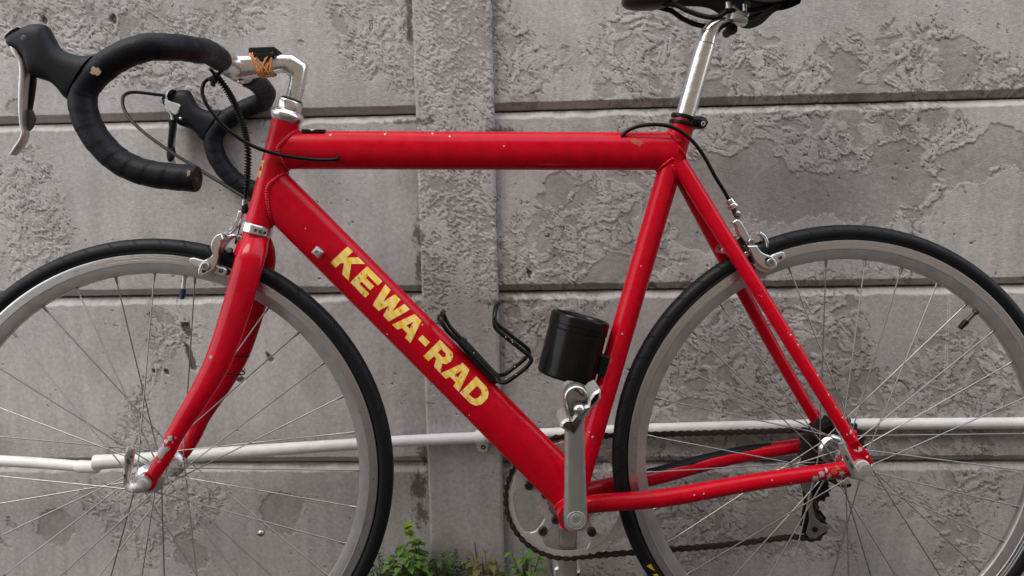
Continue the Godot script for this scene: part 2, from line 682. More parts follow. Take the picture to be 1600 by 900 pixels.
func build_wall() -> void:
	n_warp = noise(9.0, 3, 31)
	n_mask = noise(4.2, 6, 32)
	n_mask.fractal_gain = 0.56
	n_zone = noise(2.6, 2, 33)
	n_crease = noise(42.0, 3, 34)
	n_chip = noise(34.0, 4, 35)
	n_wave = noise(6.0, 3, 36)
	n_fine = noise(130.0, 3, 43)
	n_edge = noise(70.0, 1, 41, FastNoiseLite.TYPE_CELLULAR)
	n_edge.cellular_return_type = FastNoiseLite.RETURN_DISTANCE2_SUB
	n_plate = noise(70.0, 1, 41, FastNoiseLite.TYPE_CELLULAR)
	n_plate.cellular_return_type = FastNoiseLite.RETURN_CELL_VALUE
	n_scale = noise(160.0, 1, 42, FastNoiseLite.TYPE_CELLULAR)
	n_scale.cellular_return_type = FastNoiseLite.RETURN_CELL_VALUE
	n_pit = noise(62.0, 1, 37, FastNoiseLite.TYPE_CELLULAR)
	n_pit.cellular_return_type = FastNoiseLite.RETURN_DISTANCE
	n_tone = noise(3.5, 5, 38)
	var px := 1.0 / 923.0
	var spots := [Vector2(-0.2924, 0.9971), Vector2(-0.3506, 0.97), Vector2(-0.7158, 1.0047), Vector2(-0.6041, 0.9252), Vector2(-0.841, 0.8924), Vector2(-0.8102, 0.6911), Vector2(0.5221, 0.9105), Vector2(0.4561, 0.9194), Vector2(0.7166, 0.925), Vector2(0.3304, 0.7382), Vector2(0.3049, 0.6598), Vector2(0.4078, 0.7646), Vector2(0.6226, 0.768), Vector2(0.7927, 0.7896), Vector2(0.066, 0.6427), Vector2(0.1618, 0.5927), Vector2(0.794, 0.6665), Vector2(-0.4193, 0.1551), Vector2(-0.8329, 0.1366), Vector2(-0.5872, 0.0888), Vector2(0.4394, 0.1559), Vector2(0.7258, 0.1219), Vector2(0.2807, 0.1847), Vector2(0.3016, 0.355), Vector2(0.0922, 1.0276), Vector2(0.5998, 0.9898), Vector2(0.3726, 0.6902), Vector2(0.4863, 0.7089), Vector2(0.5993, 0.7066), Vector2(0.7099, 0.7353), Vector2(0.7895, 0.754), Vector2(0.7144, 0.6314), Vector2(0.2573, 0.724), Vector2(0.0672, 0.7279)]
	var sizes := [58, 36, 36, 34, 22, 40, 52, 46, 60, 66, 55, 55, 42, 40, 45, 55, 36, 60, 52, 50, 52, 66, 48, 45, 30, 40, 100, 85, 85, 80, 80, 60, 70, 50]
	for i in spots.size():
		bare.append(Vector3(spots[i].x, spots[i].y, sizes[i] * px * 0.62))
	for p in [Vector2(-0.6338, 0.997), Vector2(-0.2028, 0.9739), Vector2(0.2259, 0.9613), Vector2(0.4728, 0.8533), Vector2(0.2153, 0.7354), Vector2(0.7122, 0.6836), Vector2(0.0753, 0.5342), Vector2(0.3545, 0.4432), Vector2(0.4819, 0.4419), Vector2(0.5704, 0.2975), Vector2(0.3237, 0.2874), Vector2(0.7251, 0.3851), Vector2(-0.814, 0.7241), Vector2(-0.6244, 0.3842), Vector2(0.6237, 0.8796)]:
		crumpled.append(Vector3(p.x, p.y, 0.16))
	for p in [Vector2(-0.4887, 0.7069), Vector2(-0.6505, 0.7859), Vector2(-0.3245, 0.6712), Vector2(-0.2535, 0.7878), Vector2(-0.7663, 0.4887), Vector2(-0.5116, 0.3488), Vector2(-0.3388, 0.3821), Vector2(-0.2116, 0.173), Vector2(0.7969, 0.6091), Vector2(-0.8221, 0.3857), Vector2(-0.2682, 0.4494)]:
		sound.append(Vector3(p.x, p.y, 0.15))
	for h in [[Vector2(-0.5685, 0.5068), 7.0, 0.5], [Vector2(-0.5674, 0.4581), 5.0, 0.2], [Vector2(-0.6107, 0.43), 5.0, 1.0], [Vector2(-0.4255, 0.4533), 5.0, 0.5], [Vector2(-0.4801, 0.4129), 6.0, 1.2], [Vector2(-0.6313, 0.4313), 4.0, 1.0], [Vector2(-0.5107, 0.4518), 6.0, 0.8], [Vector2(-0.1215, 0.5147), 4.0, 0.35], [Vector2(0.0297, 0.5947), 4.0, 0.4], [Vector2(-0.6554, 1.0287), 8.0, 1.0], [Vector2(-0.7785, 1.0326), 5.0, 1.0]]:
		holes.append(Vector4(h[0].x, h[0].y, h[1] * px, h[2]))
	var moss := [Vector2(-0.1585, 1.0235), Vector2(-0.1594, 0.9981), Vector2(-0.155, 0.6627), Vector2(-0.1571, 0.6031), Vector2(-0.1603, 0.2778), Vector2(-0.1701, 0.2198), Vector2(-0.1683, 0.173), Vector2(-0.1594, 0.8487), Vector2(-0.016, 0.8295), Vector2(-0.0004, 0.5462)]
	var moss_r := [Vector2(9, 40), Vector2(7, 25), Vector2(11, 30), Vector2(6, 40), Vector2(12, 25), Vector2(16, 34), Vector2(14, 30), Vector2(50, 5), Vector2(40, 7), Vector2(70, 5)]
	var drips := [Vector2(0.7178, 0.4828), Vector2(0.7222, 0.4395)]
	var stain := func(x: float, y: float) -> Color:
		var a := 0.0
		for i in moss.size():
			var d: float = Vector2((x - moss[i].x) / (moss_r[i].x * px), (y - moss[i].y) / (moss_r[i].y * px)).length()
			if d < 1.3:
				a = maxf(a, 0.8 * smoothstep(0.25, 0.95, 1.3 - d + 0.7 * n_chip.get_noise_2d(x * 2.0, y) + 0.6 * n_fine.get_noise_2d(x, y)))
		for p in drips:
			if absf(x - p.x) < 0.0011 and y < p.y + 0.1 and y > 0.36:
				return Color(0.62, 0.6, 0.58, 0.7)
		return Color(0.085, 0.068, 0.05, a)
	var rows := [-0.0405, 0.2604, 0.5612, 0.8621, 1.163, 1.4639, 1.765]
	var wall := group("concrete_wall")
	tag(wall, "weathered grey precast concrete panel wall with peeling paint behind the red bicycle", "wall")
	var seed := 1
	for r in 6:
		for s in 2:
			var shift := -0.0015 + 0.003 * s
			var y0: float = rows[r] + (0.001 if s == 0 and r == 2 else 0.0)
			var m := cast(-1.652 if s == 0 else -0.028, -0.146 if s == 0 else 1.48, y0 + 0.0002, rows[r + 1] - 0.0002, shift, -0.05, seed, false, stain)
			obj("concrete_panel", m, M.wall, wall)
			seed += 1
	for p in [[-0.1515, -0.0225], [-1.79, -1.66], [1.487, 1.616]]:
		obj("concrete_post", cast(p[0], p[1], -0.08, 1.80, 0.017, -0.08, seed, true, stain), M.wall, wall)
		seed += 1
	for k in [-2, 2]:  # the wall runs on either side
		for r in 6:
			var a := -3.3 if k < 0 else 1.62
			var m := Mesher.new()
			plate(m, [Vector2(a, rows[r] + 0.0005), Vector2(a + 1.505, rows[r] + 0.0005), Vector2(a + 1.505, rows[r + 1] - 0.0005), Vector2(a, rows[r + 1] - 0.0005)], -0.05, 0.0, 0.012)
			m.c.fill(Color(0.37, 0.35, 0.335))
			obj("concrete_panel", m, M.wall, wall)


func build_pipe() -> void:
	var pipe := group("white_pipe")
	tag(pipe, "white plastic water pipe running along the wall behind both wheels", "pipe")
	var m := Mesher.new()
	tube(m, catmull([Vector3(-1.2091, 0.3128, 0.075), Vector3(-0.8701, 0.2947, 0.075), Vector3(-0.7811, 0.2888, 0.075), Vector3(-0.728, 0.2842, 0.075)], 5), 0.0092, 16)
	obj("thin_pipe", m, M.white, pipe)
	m = Mesher.new()
	tube(m, [Vector3(-0.7358, 0.2848, 0.075), Vector3(-0.7336, 0.2846, 0.075), Vector3(-0.7037, 0.283, 0.075), Vector3(-0.6993, 0.283, 0.075)], [0.0095, 0.0106, 0.0106, 0.0095], 16)
	obj("coupling", m, M.white, pipe)
	m = Mesher.new()
	var run := catmull([Vector3(-0.6982, 0.2952, 0.086), Vector3(-0.5921, 0.2982, 0.075), Vector3(-0.4353, 0.304, 0.056), Vector3(-0.2752, 0.3092, 0.04), Vector3(-0.1674, 0.3128, 0.03), Vector3(-0.058, 0.3168, 0.0285), Vector3(0.083, 0.3225, 0.024), Vector3(0.2348, 0.3254, 0.014), Vector3(0.5333, 0.3309, 0.012), Vector3(0.8453, 0.3319, 0.012), Vector3(1.1497, 0.3323, 0.012)], 5)
	tube(m, run, [0.0125, 0.0112, 0.0104, 0.0098, 0.0096, 0.0096, 0.0096, 0.0096, 0.0096, 0.0096, 0.0096], 18, false)
	tube(m, [run[0], run[0] + (run[1] - run[0]).normalized() * 0.03], 0.0095, 18)
	obj("long_pipe", m, M.white, pipe)
	var clip := group("pipe_clip", pipe)
	m = Mesher.new()
	tube(m, [Vector3(-0.0646, 0.3166, 0.0285), Vector3(-0.0493, 0.3173, 0.0285)], [0.0122, 0.0122], 18)
	plate(m, [Vector2(-0.0626, 0.3062), Vector2(-0.0645, 0.296), Vector2(-0.0618, 0.2909), Vector2(-0.0547, 0.2886), Vector2(-0.0475, 0.2914), Vector2(-0.0446, 0.2982), Vector2(-0.0449, 0.3084)], 0.0175, 0.0225, 0.0008)
	obj("strap", m, M.white, clip)
	m = Mesher.new()
	bolt(m, Vector3(-0.0537, 0.2977, 0.0215), Vector3.BACK, 0.0042, 0.0025, 0.45)
	obj("screw", m, M.dark_steel, clip)


# ---------------------------------------------------------------- plants

func leaf(m: Mesher, at: Vector3, dir: Vector3, length: float, width: float, droop := 0.3) -> void:
	var side := dir.cross(Vector3.UP)
	if side.length() < 0.1:
		side = Vector3.RIGHT
	side = side.normalized()
	var up := side.cross(dir).normalized()
	var rows := []
	for i in 5:
		var t := i / 4.0
		var w: float = width * [0.12, 0.75, 1.0, 0.7, 0.03][i]
		var mid := at + dir * length * t - Vector3.UP * droop * length * t * t
		rows.append(PackedVector3Array([mid - side * w + up * w * 0.35, mid, mid + side * w + up * w * 0.35]))
	m.grid(rows, false)


func stalk(m: Mesher, p: Array, r: float) -> void:
	tube(m, catmull(p, 4), [r, r * 0.5], 7)


func weed_whorled(base: Vector3, h: float, lean: float) -> void:  # upright stems with whorls of small oval leaves
	var w := group("green_weed", self, Transform3D(Basis(), base))
	tag(w, "tall bright green leafy weed left of the concrete post, yellowish at its top", "weed")
	for s in 2:
		var top := Vector3(lean + 0.012 * s - 0.004, h * (1.0 - 0.25 * s), 0.008 - 0.02 * s)
		var path := catmull([Vector3(0.004 * s, 0, 0), top * Vector3(0.2, 0.5, 0.7), top], 5)
		var m := Mesher.new()
		stalk(m, [path[0], path[5], path[10]], 0.0016)
		obj("stem", m, M.stem_green, w)
		var whorls := 9 - 2 * s
		for k in whorls:
			var t := 0.25 + 0.75 * k / (whorls - 1)
			var at: Vector3 = path[0].lerp(path[5], t * 2.0) if t < 0.5 else path[5].lerp(path[10], t * 2.0 - 1.0)
			for q in (9 if k >= whorls - 2 else 5):
				var a := rng.randf() * TAU
				var d := Vector3(cos(a), rng.randf_range(-0.1, 0.7), sin(a)).normalized()
				m = Mesher.new()
				leaf(m, at, d, rng.randf_range(0.013, 0.021), rng.randf_range(0.0042, 0.0065), 0.35)
				obj("leaf", m, M.leaf_tip if t > 0.9 else M.leaf if rng.randf() < 0.75 else M.leaf_dark, w)


func weed_feathery(base: Vector3, h: float, spreads: Array, label: String, m_leaf: Material) -> void:  # finely cut leaves
	var w := group("feathery_weed", self, Transform3D(Basis(), base))
	tag(w, label, "weed", "feathery weeds at the foot of the wall")
	for s in spreads:
		var tip := Vector3(s.x, h * s.y, rng.randf_range(-0.002, 0.02))
		var path := catmull([Vector3.ZERO, tip * Vector3(0.35, 0.55, 0.6), tip], 6)
		var m := Mesher.new()
		tube(m, path, [0.0011, 0.0005], 6)
		for k in range(4, path.size()):
			for side in [-1, 1]:
				var t := float(k) / path.size()
				var dir := Vector3(side * 0.8 + 0.25 * s.x / 0.03, 0.75, rng.randf_range(-0.4, 0.6)).normalized()
				var l := 0.019 * (1.15 - t)
				var root: Vector3 = path[k]
				for q in 3:
					leaf(m, root + dir * l * 0.35 * q, (dir + Vector3(side * (0.5 - 0.5 * q), 0.35 * q, 0.2 * (q - 1))).normalized(), l * (0.8 - 0.15 * q), 0.0021, 0.1)
		obj("frond", m, m_leaf, w)


func weed_red(base: Vector3) -> void:
	var w := group("red_stemmed_weed", self, Transform3D(Basis(), base))
	tag(w, "thin weed with reddish stem and olive leaves in front of the concrete post", "weed")
	var top := Vector3(-0.008, 0.125, 0.0)
	var m := Mesher.new()
	stalk(m, [Vector3.ZERO, Vector3(0.006, 0.05, 0.006), Vector3(-0.004, 0.088, 0.004), top], 0.0017)
	stalk(m, [Vector3(0.002, 0.07, 0.005), Vector3(-0.012, 0.085, 0.008), Vector3(-0.022, 0.080, 0.01), Vector3(-0.042, 0.084, 0.008)], 0.0011)
	stalk(m, [Vector3(0.004, 0.05, 0.005), Vector3(0.014, 0.064, 0.01), Vector3(0.022, 0.073, 0.012)], 0.001)
	obj("stem", m, M.stem_red, w)
	for k in [[-0.004, 0.08, -1.0, 0.1, 0.022], [0.004, 0.055, 1.0, 0.5, 0.027], [-0.002, 0.06, -1.0, -0.2, 0.03], [0.006, 0.042, 1.0, 0.2, 0.03], [0.012, 0.062, 0.8, 0.4, 0.024], [0.0, 0.03, -1.0, 0.3, 0.03], [0.006, 0.035, 0.6, -0.3, 0.026], [-0.004, 0.07, 0.3, 0.8, 0.022]]:
		m = Mesher.new()
		leaf(m, Vector3(k[0], k[1], 0.006), Vector3(k[2], k[3], 0.5).normalized(), k[4], 0.0065, 0.3)
		obj("leaf", m, M.leaf_olive, w)
	for k in 9:  # small buds up the thin tip and along the side shoot
		var p := Vector3(-0.004, 0.09, 0.004).lerp(top, k / 8.0) if k < 5 else Vector3(-0.018, 0.083, 0.009).lerp(Vector3(-0.042, 0.084, 0.008), (k - 5) / 3.0)
		m = Mesher.new()
		ball(m, p, Vector3(0.0017, 0.0023, 0.0017), 7, 5)
		obj("bud", m, M.stem_red, w)


func weed_broad(base: Vector3, count: int, size: float, h: float, label: String, m_leaf: Material) -> void:
	var w := group("broad_leaved_weed", self, Transform3D(Basis(), base))
	tag(w, label, "weed", "low weeds at the foot of the wall")
	var st := Mesher.new()
	for k in count:
		var a := TAU * k * 0.382 + rng.randf() * 0.5
		var r := rng.randf_range(0.004, 0.028)
		var at := Vector3(cos(a) * r, h * rng.randf_range(0.6, 1.0), 0.012 + sin(a) * r * 0.7)
		stalk(st, [Vector3(0, 0, 0.005), at * Vector3(0.5, 0.6, 0.5), at], 0.0011)
		var m := Mesher.new()
		leaf(m, at, Vector3(cos(a), rng.randf_range(-0.1, 0.6), sin(a) + 0.3).normalized(), size * rng.randf_range(0.8, 1.3), size * rng.randf_range(0.28, 0.42), 0.4)
		obj("leaf", m, m_leaf, w)
	obj("stem", st, M.stem_green, w)


func build_weeds() -> void:
	weed_feathery(Vector3(-0.2269, -0.0009, 0.035), 0.126, [Vector2(0.024, 1.0), Vector2(-0.010, 0.9), Vector2(-0.026, 0.6), Vector2(0.034, 0.75), Vector2(0.006, 0.8), Vector2(0.014, 0.9)], "grey green feathery weed against the wall beside the front tyre", M.leaf_grey)
	weed_whorled(Vector3(-0.1562, 0.0025, 0.04), 0.165, -0.022)
	weed_feathery(Vector3(-0.1101, 0.0085, 0.05), 0.116, [Vector2(0.008, 1.0), Vector2(-0.014, 0.95), Vector2(0.03, 0.9), Vector2(-0.03, 0.8), Vector2(0.018, 0.85)], "green feathery weed at the middle of the concrete post foot", M.leaf_dark)
	weed_red(Vector3(-0.0619, 0.0142, 0.045))
	weed_broad(Vector3(-0.1845, 0.0108, 0.055), 50, 0.0165, 0.128, "low bright green weed of many small leaves under the tall leafy weed", M.leaf)
	weed_broad(Vector3(-0.1294, 0.0077, 0.055), 40, 0.015, 0.116, "low dark green weed of small leaves at the left edge of the post foot", M.leaf_dark)
	weed_broad(Vector3(-0.0497, 0.0112, 0.06), 32, 0.017, 0.116, "low olive weed with pointed leaves below the red stemmed weed", M.leaf_olive)
	weed_broad(Vector3(0.0152, 0.006, 0.05), 34, 0.015, 0.124, "small green weed in the corner right of the post, below the chainring", M.leaf)
	weed_broad(Vector3(-0.2279, 0.0099, 0.06), 30, 0.014, 0.106, "low dark green weed next to the front tyre", M.leaf_dark)


# ---------------------------------------------------------------- the bicycle
# Its own axes: x towards the rear wheel, y up from the ground, z towards the rider's left (the side we see); the wheels stand in z = 0.

const WHEEL := Vector2(0.4957, 0.336)
const TT0 := Vector2(-0.2897, 0.7923)
const TT1 := Vector2(0.2553, 0.7811)
const DT0 := Vector2(-0.3095, 0.7263)
const DT1 := Vector2(0.0967, 0.2903)
const BB := Vector2(0.0982, 0.2638)
const HT0 := Vector2(-0.2952, 0.8329)
const HT1 := Vector2(-0.3396, 0.6876)
const ST1 := Vector2(0.2669, 0.8237)
const DT_SIZE := Vector2(0.0325, 0.0184)
const TT_SIZE := Vector2(0.0268, 0.0184)


func v3(p: Vector2, z := 0.0) -> Vector3:
	return Vector3(p.x, p.y, z)


func weld(m: Mesher, o: Vector3, dir: Vector3, size: Vector2, axis0: Vector3, axis: Vector3, radius: float, r := 0.0026) -> void:
	# a row of beads where a tube meets a round tube: dir points out of the round tube
	var t := dir.normalized()
	var nn := Vector3.BACK.cross(t).normalized()
	var a := axis.normalized()
	var last := Vector3(INF, 0, 0)
	for k in 400:
		var f := TAU * k / 400
		var p := o + nn * cos(f) * size.x + Vector3.BACK * sin(f) * size.y
		var w := p - axis0
		var wp := w - a * w.dot(a)
		var dp := t - a * t.dot(a)
		var qa := dp.dot(dp)
		var qb := 2.0 * wp.dot(dp)
		var qc := wp.dot(wp) - radius * radius
		var disc2 := qb * qb - 4.0 * qa * qc
		if disc2 < 0.0:
			continue
		var s := (-qb + sqrt(disc2)) / (2.0 * qa)
		var hit := p + t * s
		if hit.distance_to(last) > r * 1.25:
			last = hit
			ball(m, hit, Vector3(r, r, r) * 1.3, 9, 7)


func mitre(m: Mesher, o: Vector3, end: Vector3, size: Vector2, axis0: Vector3, axis: Vector3, radius: float, seg := 44) -> void:
	# a straight tube whose start is cut to sit against a round tube
	var t := (end - o).normalized()
	var nn := Vector3.BACK.cross(t).normalized()
	var a := axis.normalized()
	var r0 := PackedVector3Array()
	var r1 := PackedVector3Array()
	for k in seg:
		var f := TAU * k / seg
		var off := nn * cos(f) * size.x + t.cross(nn) * sin(f) * size.y
		var w := o + off - axis0
		var wp := w - a * w.dot(a)
		var dp := t - a * t.dot(a)
		var qa := dp.dot(dp)
		var qb := 2.0 * wp.dot(dp)
		var under := maxf(qb * qb - 4.0 * qa * (wp.dot(wp) - radius * radius), 0.0)
		r0.append(o + off + t * ((-qb + sqrt(under)) / (2.0 * qa) - 0.002))
		r1.append(end + off)
	var rows := []
	for i in 9:
		var ring := PackedVector3Array()
		for k in seg:
			ring.append(r0[k].lerp(r1[k], i / 8.0))
		rows.append(ring)
	m.grid(rows, true)
	m.cap(r1, false)


func chip_marks(parent: Node, mt: Material, spots: Array, where: Callable) -> void:
	var m := Mesher.new()
	for s in spots:
		stamp(m, [blob(Vector2(s.x, s.y), s.z, 13 if s.z > 0.003 else 7, 0.45)], null, where, 0.003)
	obj("paint_chip", m, mt, parent, "stuff")


func on_tube(a: Vector2, b: Vector2, size: Vector2, lift := 0.0003) -> Callable:  # (along, across) in metres to the side of a tube that faces +z
	var d := (b - a).normalized()
	var nn := Vector2(-d.y, d.x)
	return func(p: Vector2) -> Vector3:
		var t := clampf(p.y / size.x, -0.98, 0.98)
		var q := a + d * p.x + nn * p.y
		return Vector3(q.x, q.y, (size.y + lift) * sqrt(1.0 - t * t) + lift)


const GLYPHS := {
	"K": [[0, 0, 0.32, 0, 0.32, 0.30, 0.42, 0.40, 0.70, 0, 1.10, 0, 0.66, 0.60, 1.06, 1, 0.66, 1, 0.32, 0.64, 0.32, 1, 0, 1]],
	"E": [[0, 0, 0.92, 0, 0.92, 0.25, 0.32, 0.25, 0.32, 0.38, 0.84, 0.38, 0.84, 0.62, 0.32, 0.62, 0.32, 0.75, 0.92, 0.75, 0.92, 1, 0, 1]],
	"W": [[0.26, 0, 0.62, 0, 0.76, 0.50, 0.90, 0, 1.26, 0, 1.52, 1, 1.18, 1, 1.05, 0.42, 0.92, 1, 0.60, 1, 0.47, 0.42, 0.34, 1, 0, 1]],
	"A": [[0, 0, 0.34, 0, 0.40, 0.20, 0.74, 0.20, 0.80, 0, 1.14, 0, 0.78, 1, 0.36, 1], [0.47, 0.42, 0.67, 0.42, 0.57, 0.76]],
	"-": [[0, 0.36, 0.46, 0.36, 0.46, 0.63, 0, 0.63]],
	"R": [[0, 0, 0.32, 0, 0.32, 0.33, 0.46, 0.33, 0.66, 0, 1.05, 0, 0.80, 0.37, 0.95, 0.47, 1.0, 0.68, 0.94, 0.88, 0.78, 1, 0, 1], [0.32, 0.56, 0.62, 0.56, 0.69, 0.665, 0.62, 0.77, 0.32, 0.77]],
	"D": [[0, 0, 0.66, 0, 0.90, 0.10, 1.03, 0.30, 1.05, 0.50, 1.03, 0.70, 0.90, 0.90, 0.66, 1, 0, 1], [0.32, 0.25, 0.58, 0.25, 0.70, 0.34, 0.73, 0.50, 0.70, 0.66, 0.58, 0.75, 0.32, 0.75]],
	"F": [[0, 0, 0.30, 0, 0.30, 0.38, 0.80, 0.38, 0.80, 0.62, 0.30, 0.62, 0.30, 0.76, 0.90, 0.76, 0.90, 1, 0, 1]],
	"S": [[0, 0, 0.95, 0, 0.95, 0.6, 0.3, 0.6, 0.3, 0.76, 0.95, 0.76, 0.95, 1, 0, 1, 0, 0.4, 0.65, 0.4, 0.65, 0.24, 0, 0.24]],
}


func glyph(letter: String, part: int):
	var g: Array = GLYPHS[letter]
	if part >= g.size():
		return null
	var out := []
	for i in range(0, g[part].size(), 2):
		out.append(Vector2(g[part][i], g[part][i + 1]))
	return out


func build_frame() -> void:
	var fr := group("frame", bike)
	var m := Mesher.new()
	# main tubes
	mitre(m, v3(TT0), v3(TT1), TT_SIZE, v3(HT1), v3(HT0 - HT1), 0.0186)
	var top_tube := obj("top_tube", m, M.red, fr)
	m = Mesher.new()
	mitre(m, v3(DT0), v3(DT1), DT_SIZE, v3(HT1), v3(HT0 - HT1), 0.0186)
	var down_tube := obj("down_tube", m, M.red, fr)
	m = Mesher.new()
	tube(m, [v3(BB), v3(ST1)], 0.0165, 32)
	var seat_tube := obj("seat_tube", m, M.red, fr)
	m = Mesher.new()
	tube(m, [v3(HT0), v3(HT0.lerp(HT1, 0.05)), v3(HT0.lerp(HT1, 0.12)), v3(HT0.lerp(HT1, 0.88)), v3(HT0.lerp(HT1, 0.95)), v3(HT1)], [0.0197, 0.0196, 0.0188, 0.0188, 0.0195, 0.0196], 32)
	var head_tube := obj("head_tube", m, M.red, fr)
	m = Mesher.new()
	rod(m, v3(BB, -0.036), v3(BB, 0.036), 0.0222, 32)
	obj("bottom_bracket_shell", m, M.red, fr)
	m = Mesher.new()
	rod(m, v3(BB, -0.056), v3(BB, 0.056), 0.008, 16)
	obj("spindle", m, M.dark_steel, fr)
	m = Mesher.new()
	lathe(m, v3(BB, 0.036), Vector3.BACK, [Vector2(0.017, 0), Vector2(0.017, 0.006), Vector2(0.015, 0.007), Vector2(0.008, 0.007), Vector2(0.008, 0.02)], 24)
	obj("bottom_bracket", m, M.dark_steel, fr)
	m = Mesher.new()
	lathe(m, v3(BB, -0.036), Vector3.FORWARD, [Vector2(0.017, 0), Vector2(0.017, 0.006), Vector2(0.015, 0.007), Vector2(0.008, 0.007), Vector2(0.008, 0.02)], 24)
	obj("bottom_bracket", m, M.dark_steel, fr)
	# stays
	for s in [1, -1]:
		m = Mesher.new()
		var p := catmull([Vector3(0.257, 0.7633, 0.012), Vector3(0.2905, 0.7049, 0.019), Vector3(0.3208, 0.6513, 0.03), Vector3(0.3583, 0.5873, 0.04), Vector3(0.4239, 0.4745, 0.054), Vector3(0.4863, 0.3709, 0.062)], 4)
		tube(m, p if s > 0 else flip_z(p), [0.0118, 0.0118, 0.0108, 0.0100, 0.0092, 0.0085], 20)
		obj("seat_stay", m, M.red, fr)
		m = Mesher.new()
		p = catmull([Vector3(0.1091, 0.275, 0.022), Vector3(0.1396, 0.2813, 0.03), Vector3(0.2284, 0.2922, 0.045), Vector3(0.3515, 0.3159, 0.058), Vector3(0.4697, 0.3314, 0.062), Vector3(0.485, 0.3337, 0.062)], 4)
		tube(m, p if s > 0 else flip_z(p), [0.0128, 0.0128, 0.0128, 0.0118, 0.0108, 0.0100], 20)
		var stay := obj("chain_stay", m, M.red, fr)
		m = Mesher.new()
		plate(m, [Vector2(0.4771, 0.3802), Vector2(0.4905, 0.3871), Vector2(0.4944, 0.3698), Vector2(0.5081, 0.3558), Vector2(0.5137, 0.3411), Vector2(0.5121, 0.3275), Vector2(0.5023, 0.3232), Vector2(0.4905, 0.3253), Vector2(0.4779, 0.3211), Vector2(0.4581, 0.3198), Vector2(0.4543, 0.3363), Vector2(0.4722, 0.3422), Vector2(0.4811, 0.3547)], (0.0585 if s > 0 else -0.0655), (0.0655 if s > 0 else -0.0585), 0.0012)
		obj("dropout", m, M.red, fr)
		if s > 0:
			var place := on_tube(Vector2(0.3515, 0.3159), Vector2(0.4697, 0.3314), Vector2(0.0115, 0.0115), 0.0004)
			chip_marks(stay, M.chip, [Vector3(0.088, 0.001, 0.004), Vector3(0.079, -0.004, 0.0045), Vector3(0.096, 0.0055, 0.0028), Vector3(0.098, -0.003, 0.0042), Vector3(0.116, -0.001, 0.004), Vector3(0.045, -0.004, 0.0012), Vector3(0.02, 0.004, 0.0011)], func(q: Vector2) -> Vector3: return place.call(q) + Vector3(0, 0, 0.0588 + 0.0030 * clampf(q.x / 0.12, 0.0, 1.0)))
			chip_marks(stay, M.rust, [Vector3(0.106, 0.004, 0.004), Vector3(0.112, 0.006, 0.003)], func(q: Vector2) -> Vector3: return place.call(q) + Vector3(0, 0, 0.0586 + 0.0030 * clampf(q.x / 0.12, 0.0, 1.0)))
			var middle := on_tube(Vector2(0.2284, 0.2922), Vector2(0.3515, 0.3159), Vector2(0.0122, 0.0122), 0.0004)
			chip_marks(stay, M.primer, [Vector3(0.054, 0.001, 0.0042), Vector3(0.056, -0.004, 0.003), Vector3(0.068, 0.001, 0.0016), Vector3(0.064, 0.0015, 0.0014), Vector3(0.037, 0.002, 0.0011)], func(q: Vector2) -> Vector3: return middle.call(q) + Vector3(0, 0, 0.0505))
		else:  # black tape that peels off the drive side stay
			m = Mesher.new()
			var wrap := p.slice(6, 15)
			tube(m, flip_z(wrap).map(func(q): return q + Vector3(0, 0.0048, 0)), [0.0075, 0.0102, 0.0092, 0.0104, 0.0088, 0.0098, 0.0072], 14)
			obj("chain_stay_tape", m, M.tape, stay)
	m = Mesher.new()
	tube(m, [v3(Vector2(0.3253, 0.6406), 0.027), v3(Vector2(0.3253, 0.6406), -0.027)], 0.0075, 16)
	obj("brake_bridge", m, M.red, fr)
	m = Mesher.new()
	bolt(m, Vector3(0.3208, 0.6392, 0.012), Vector3.BACK, 0.0042, 0.0035)
	obj("bridge_bolt", m, M.alloy, fr)
	var stay_chips := []
	for k in 22:
		stay_chips.append(Vector3(0.29 * (1.0 - pow(rng.randf(), 1.6)), rng.randf_range(-0.006, 0.007), rng.randf_range(0.0007, 0.0017)))
	stay_chips.append(Vector3(0.235, 0.003, 0.0026))
	stay_chips.append(Vector3(0.262, 0.001, 0.003))
	stay_chips.append(Vector3(0.276, 0.004, 0.0022))
	var seat_a: Vector2 = Vector2(0.3583, 0.5873)
	var seat_b: Vector2 = Vector2(0.4863, 0.3709)
	var on_stay := on_tube(seat_a, seat_b, Vector2(0.0092, 0.0092), 0.0004)
	chip_marks(fr, M.primer, stay_chips, func(q: Vector2) -> Vector3: return on_stay.call(q) + Vector3(0, 0, 0.0412 + 0.0205 * q.x / 0.258 - 0.0006 + 0.0018 * sin(clampf(q.x / 0.258, 0.0, 1.0) * PI)))
	# weld beads
	var ha := v3(HT0 - HT1)
	var sa := v3(ST1 - BB)
	var stay_at: Array = [Vector3(0.257, 0.7633, 0.012), Vector3(0.2905, 0.7049, 0.019)]
	for k in [[v3(TT0), v3(TT1 - TT0), TT_SIZE, v3(HT1), ha, 0.0188, 0.0026], [v3(DT0), v3(DT1 - DT0), DT_SIZE, v3(HT1), ha, 0.0188, 0.0026], [v3(TT1), v3(TT0 - TT1), TT_SIZE, v3(BB), sa, 0.0166, 0.0024], [stay_at[0], stay_at[1] - stay_at[0], Vector2(0.0118, 0.0118), v3(BB), sa, 0.0166, 0.0022], [v3(DT1), v3(DT0 - DT1), DT_SIZE, v3(BB), Vector3.BACK, 0.0222, 0.0026]]:
		m = Mesher.new()
		weld(m, k[0], k[1], k[2], k[3], k[4], k[5], k[6])
		obj("weld", m, M.red, fr, "stuff")
	# lettering on the down tube
	var d := (DT1 - DT0).normalized()
	var nn := Vector2(-d.y, d.x)
	var start: Vector2 = Vector2(-0.2365, 0.6332)
	var s0 := (start - DT0).dot(d)
	var t0 := (start - DT0).dot(nn)
	var high := 0.0327
	var place := on_tube(DT0, DT1, DT_SIZE)
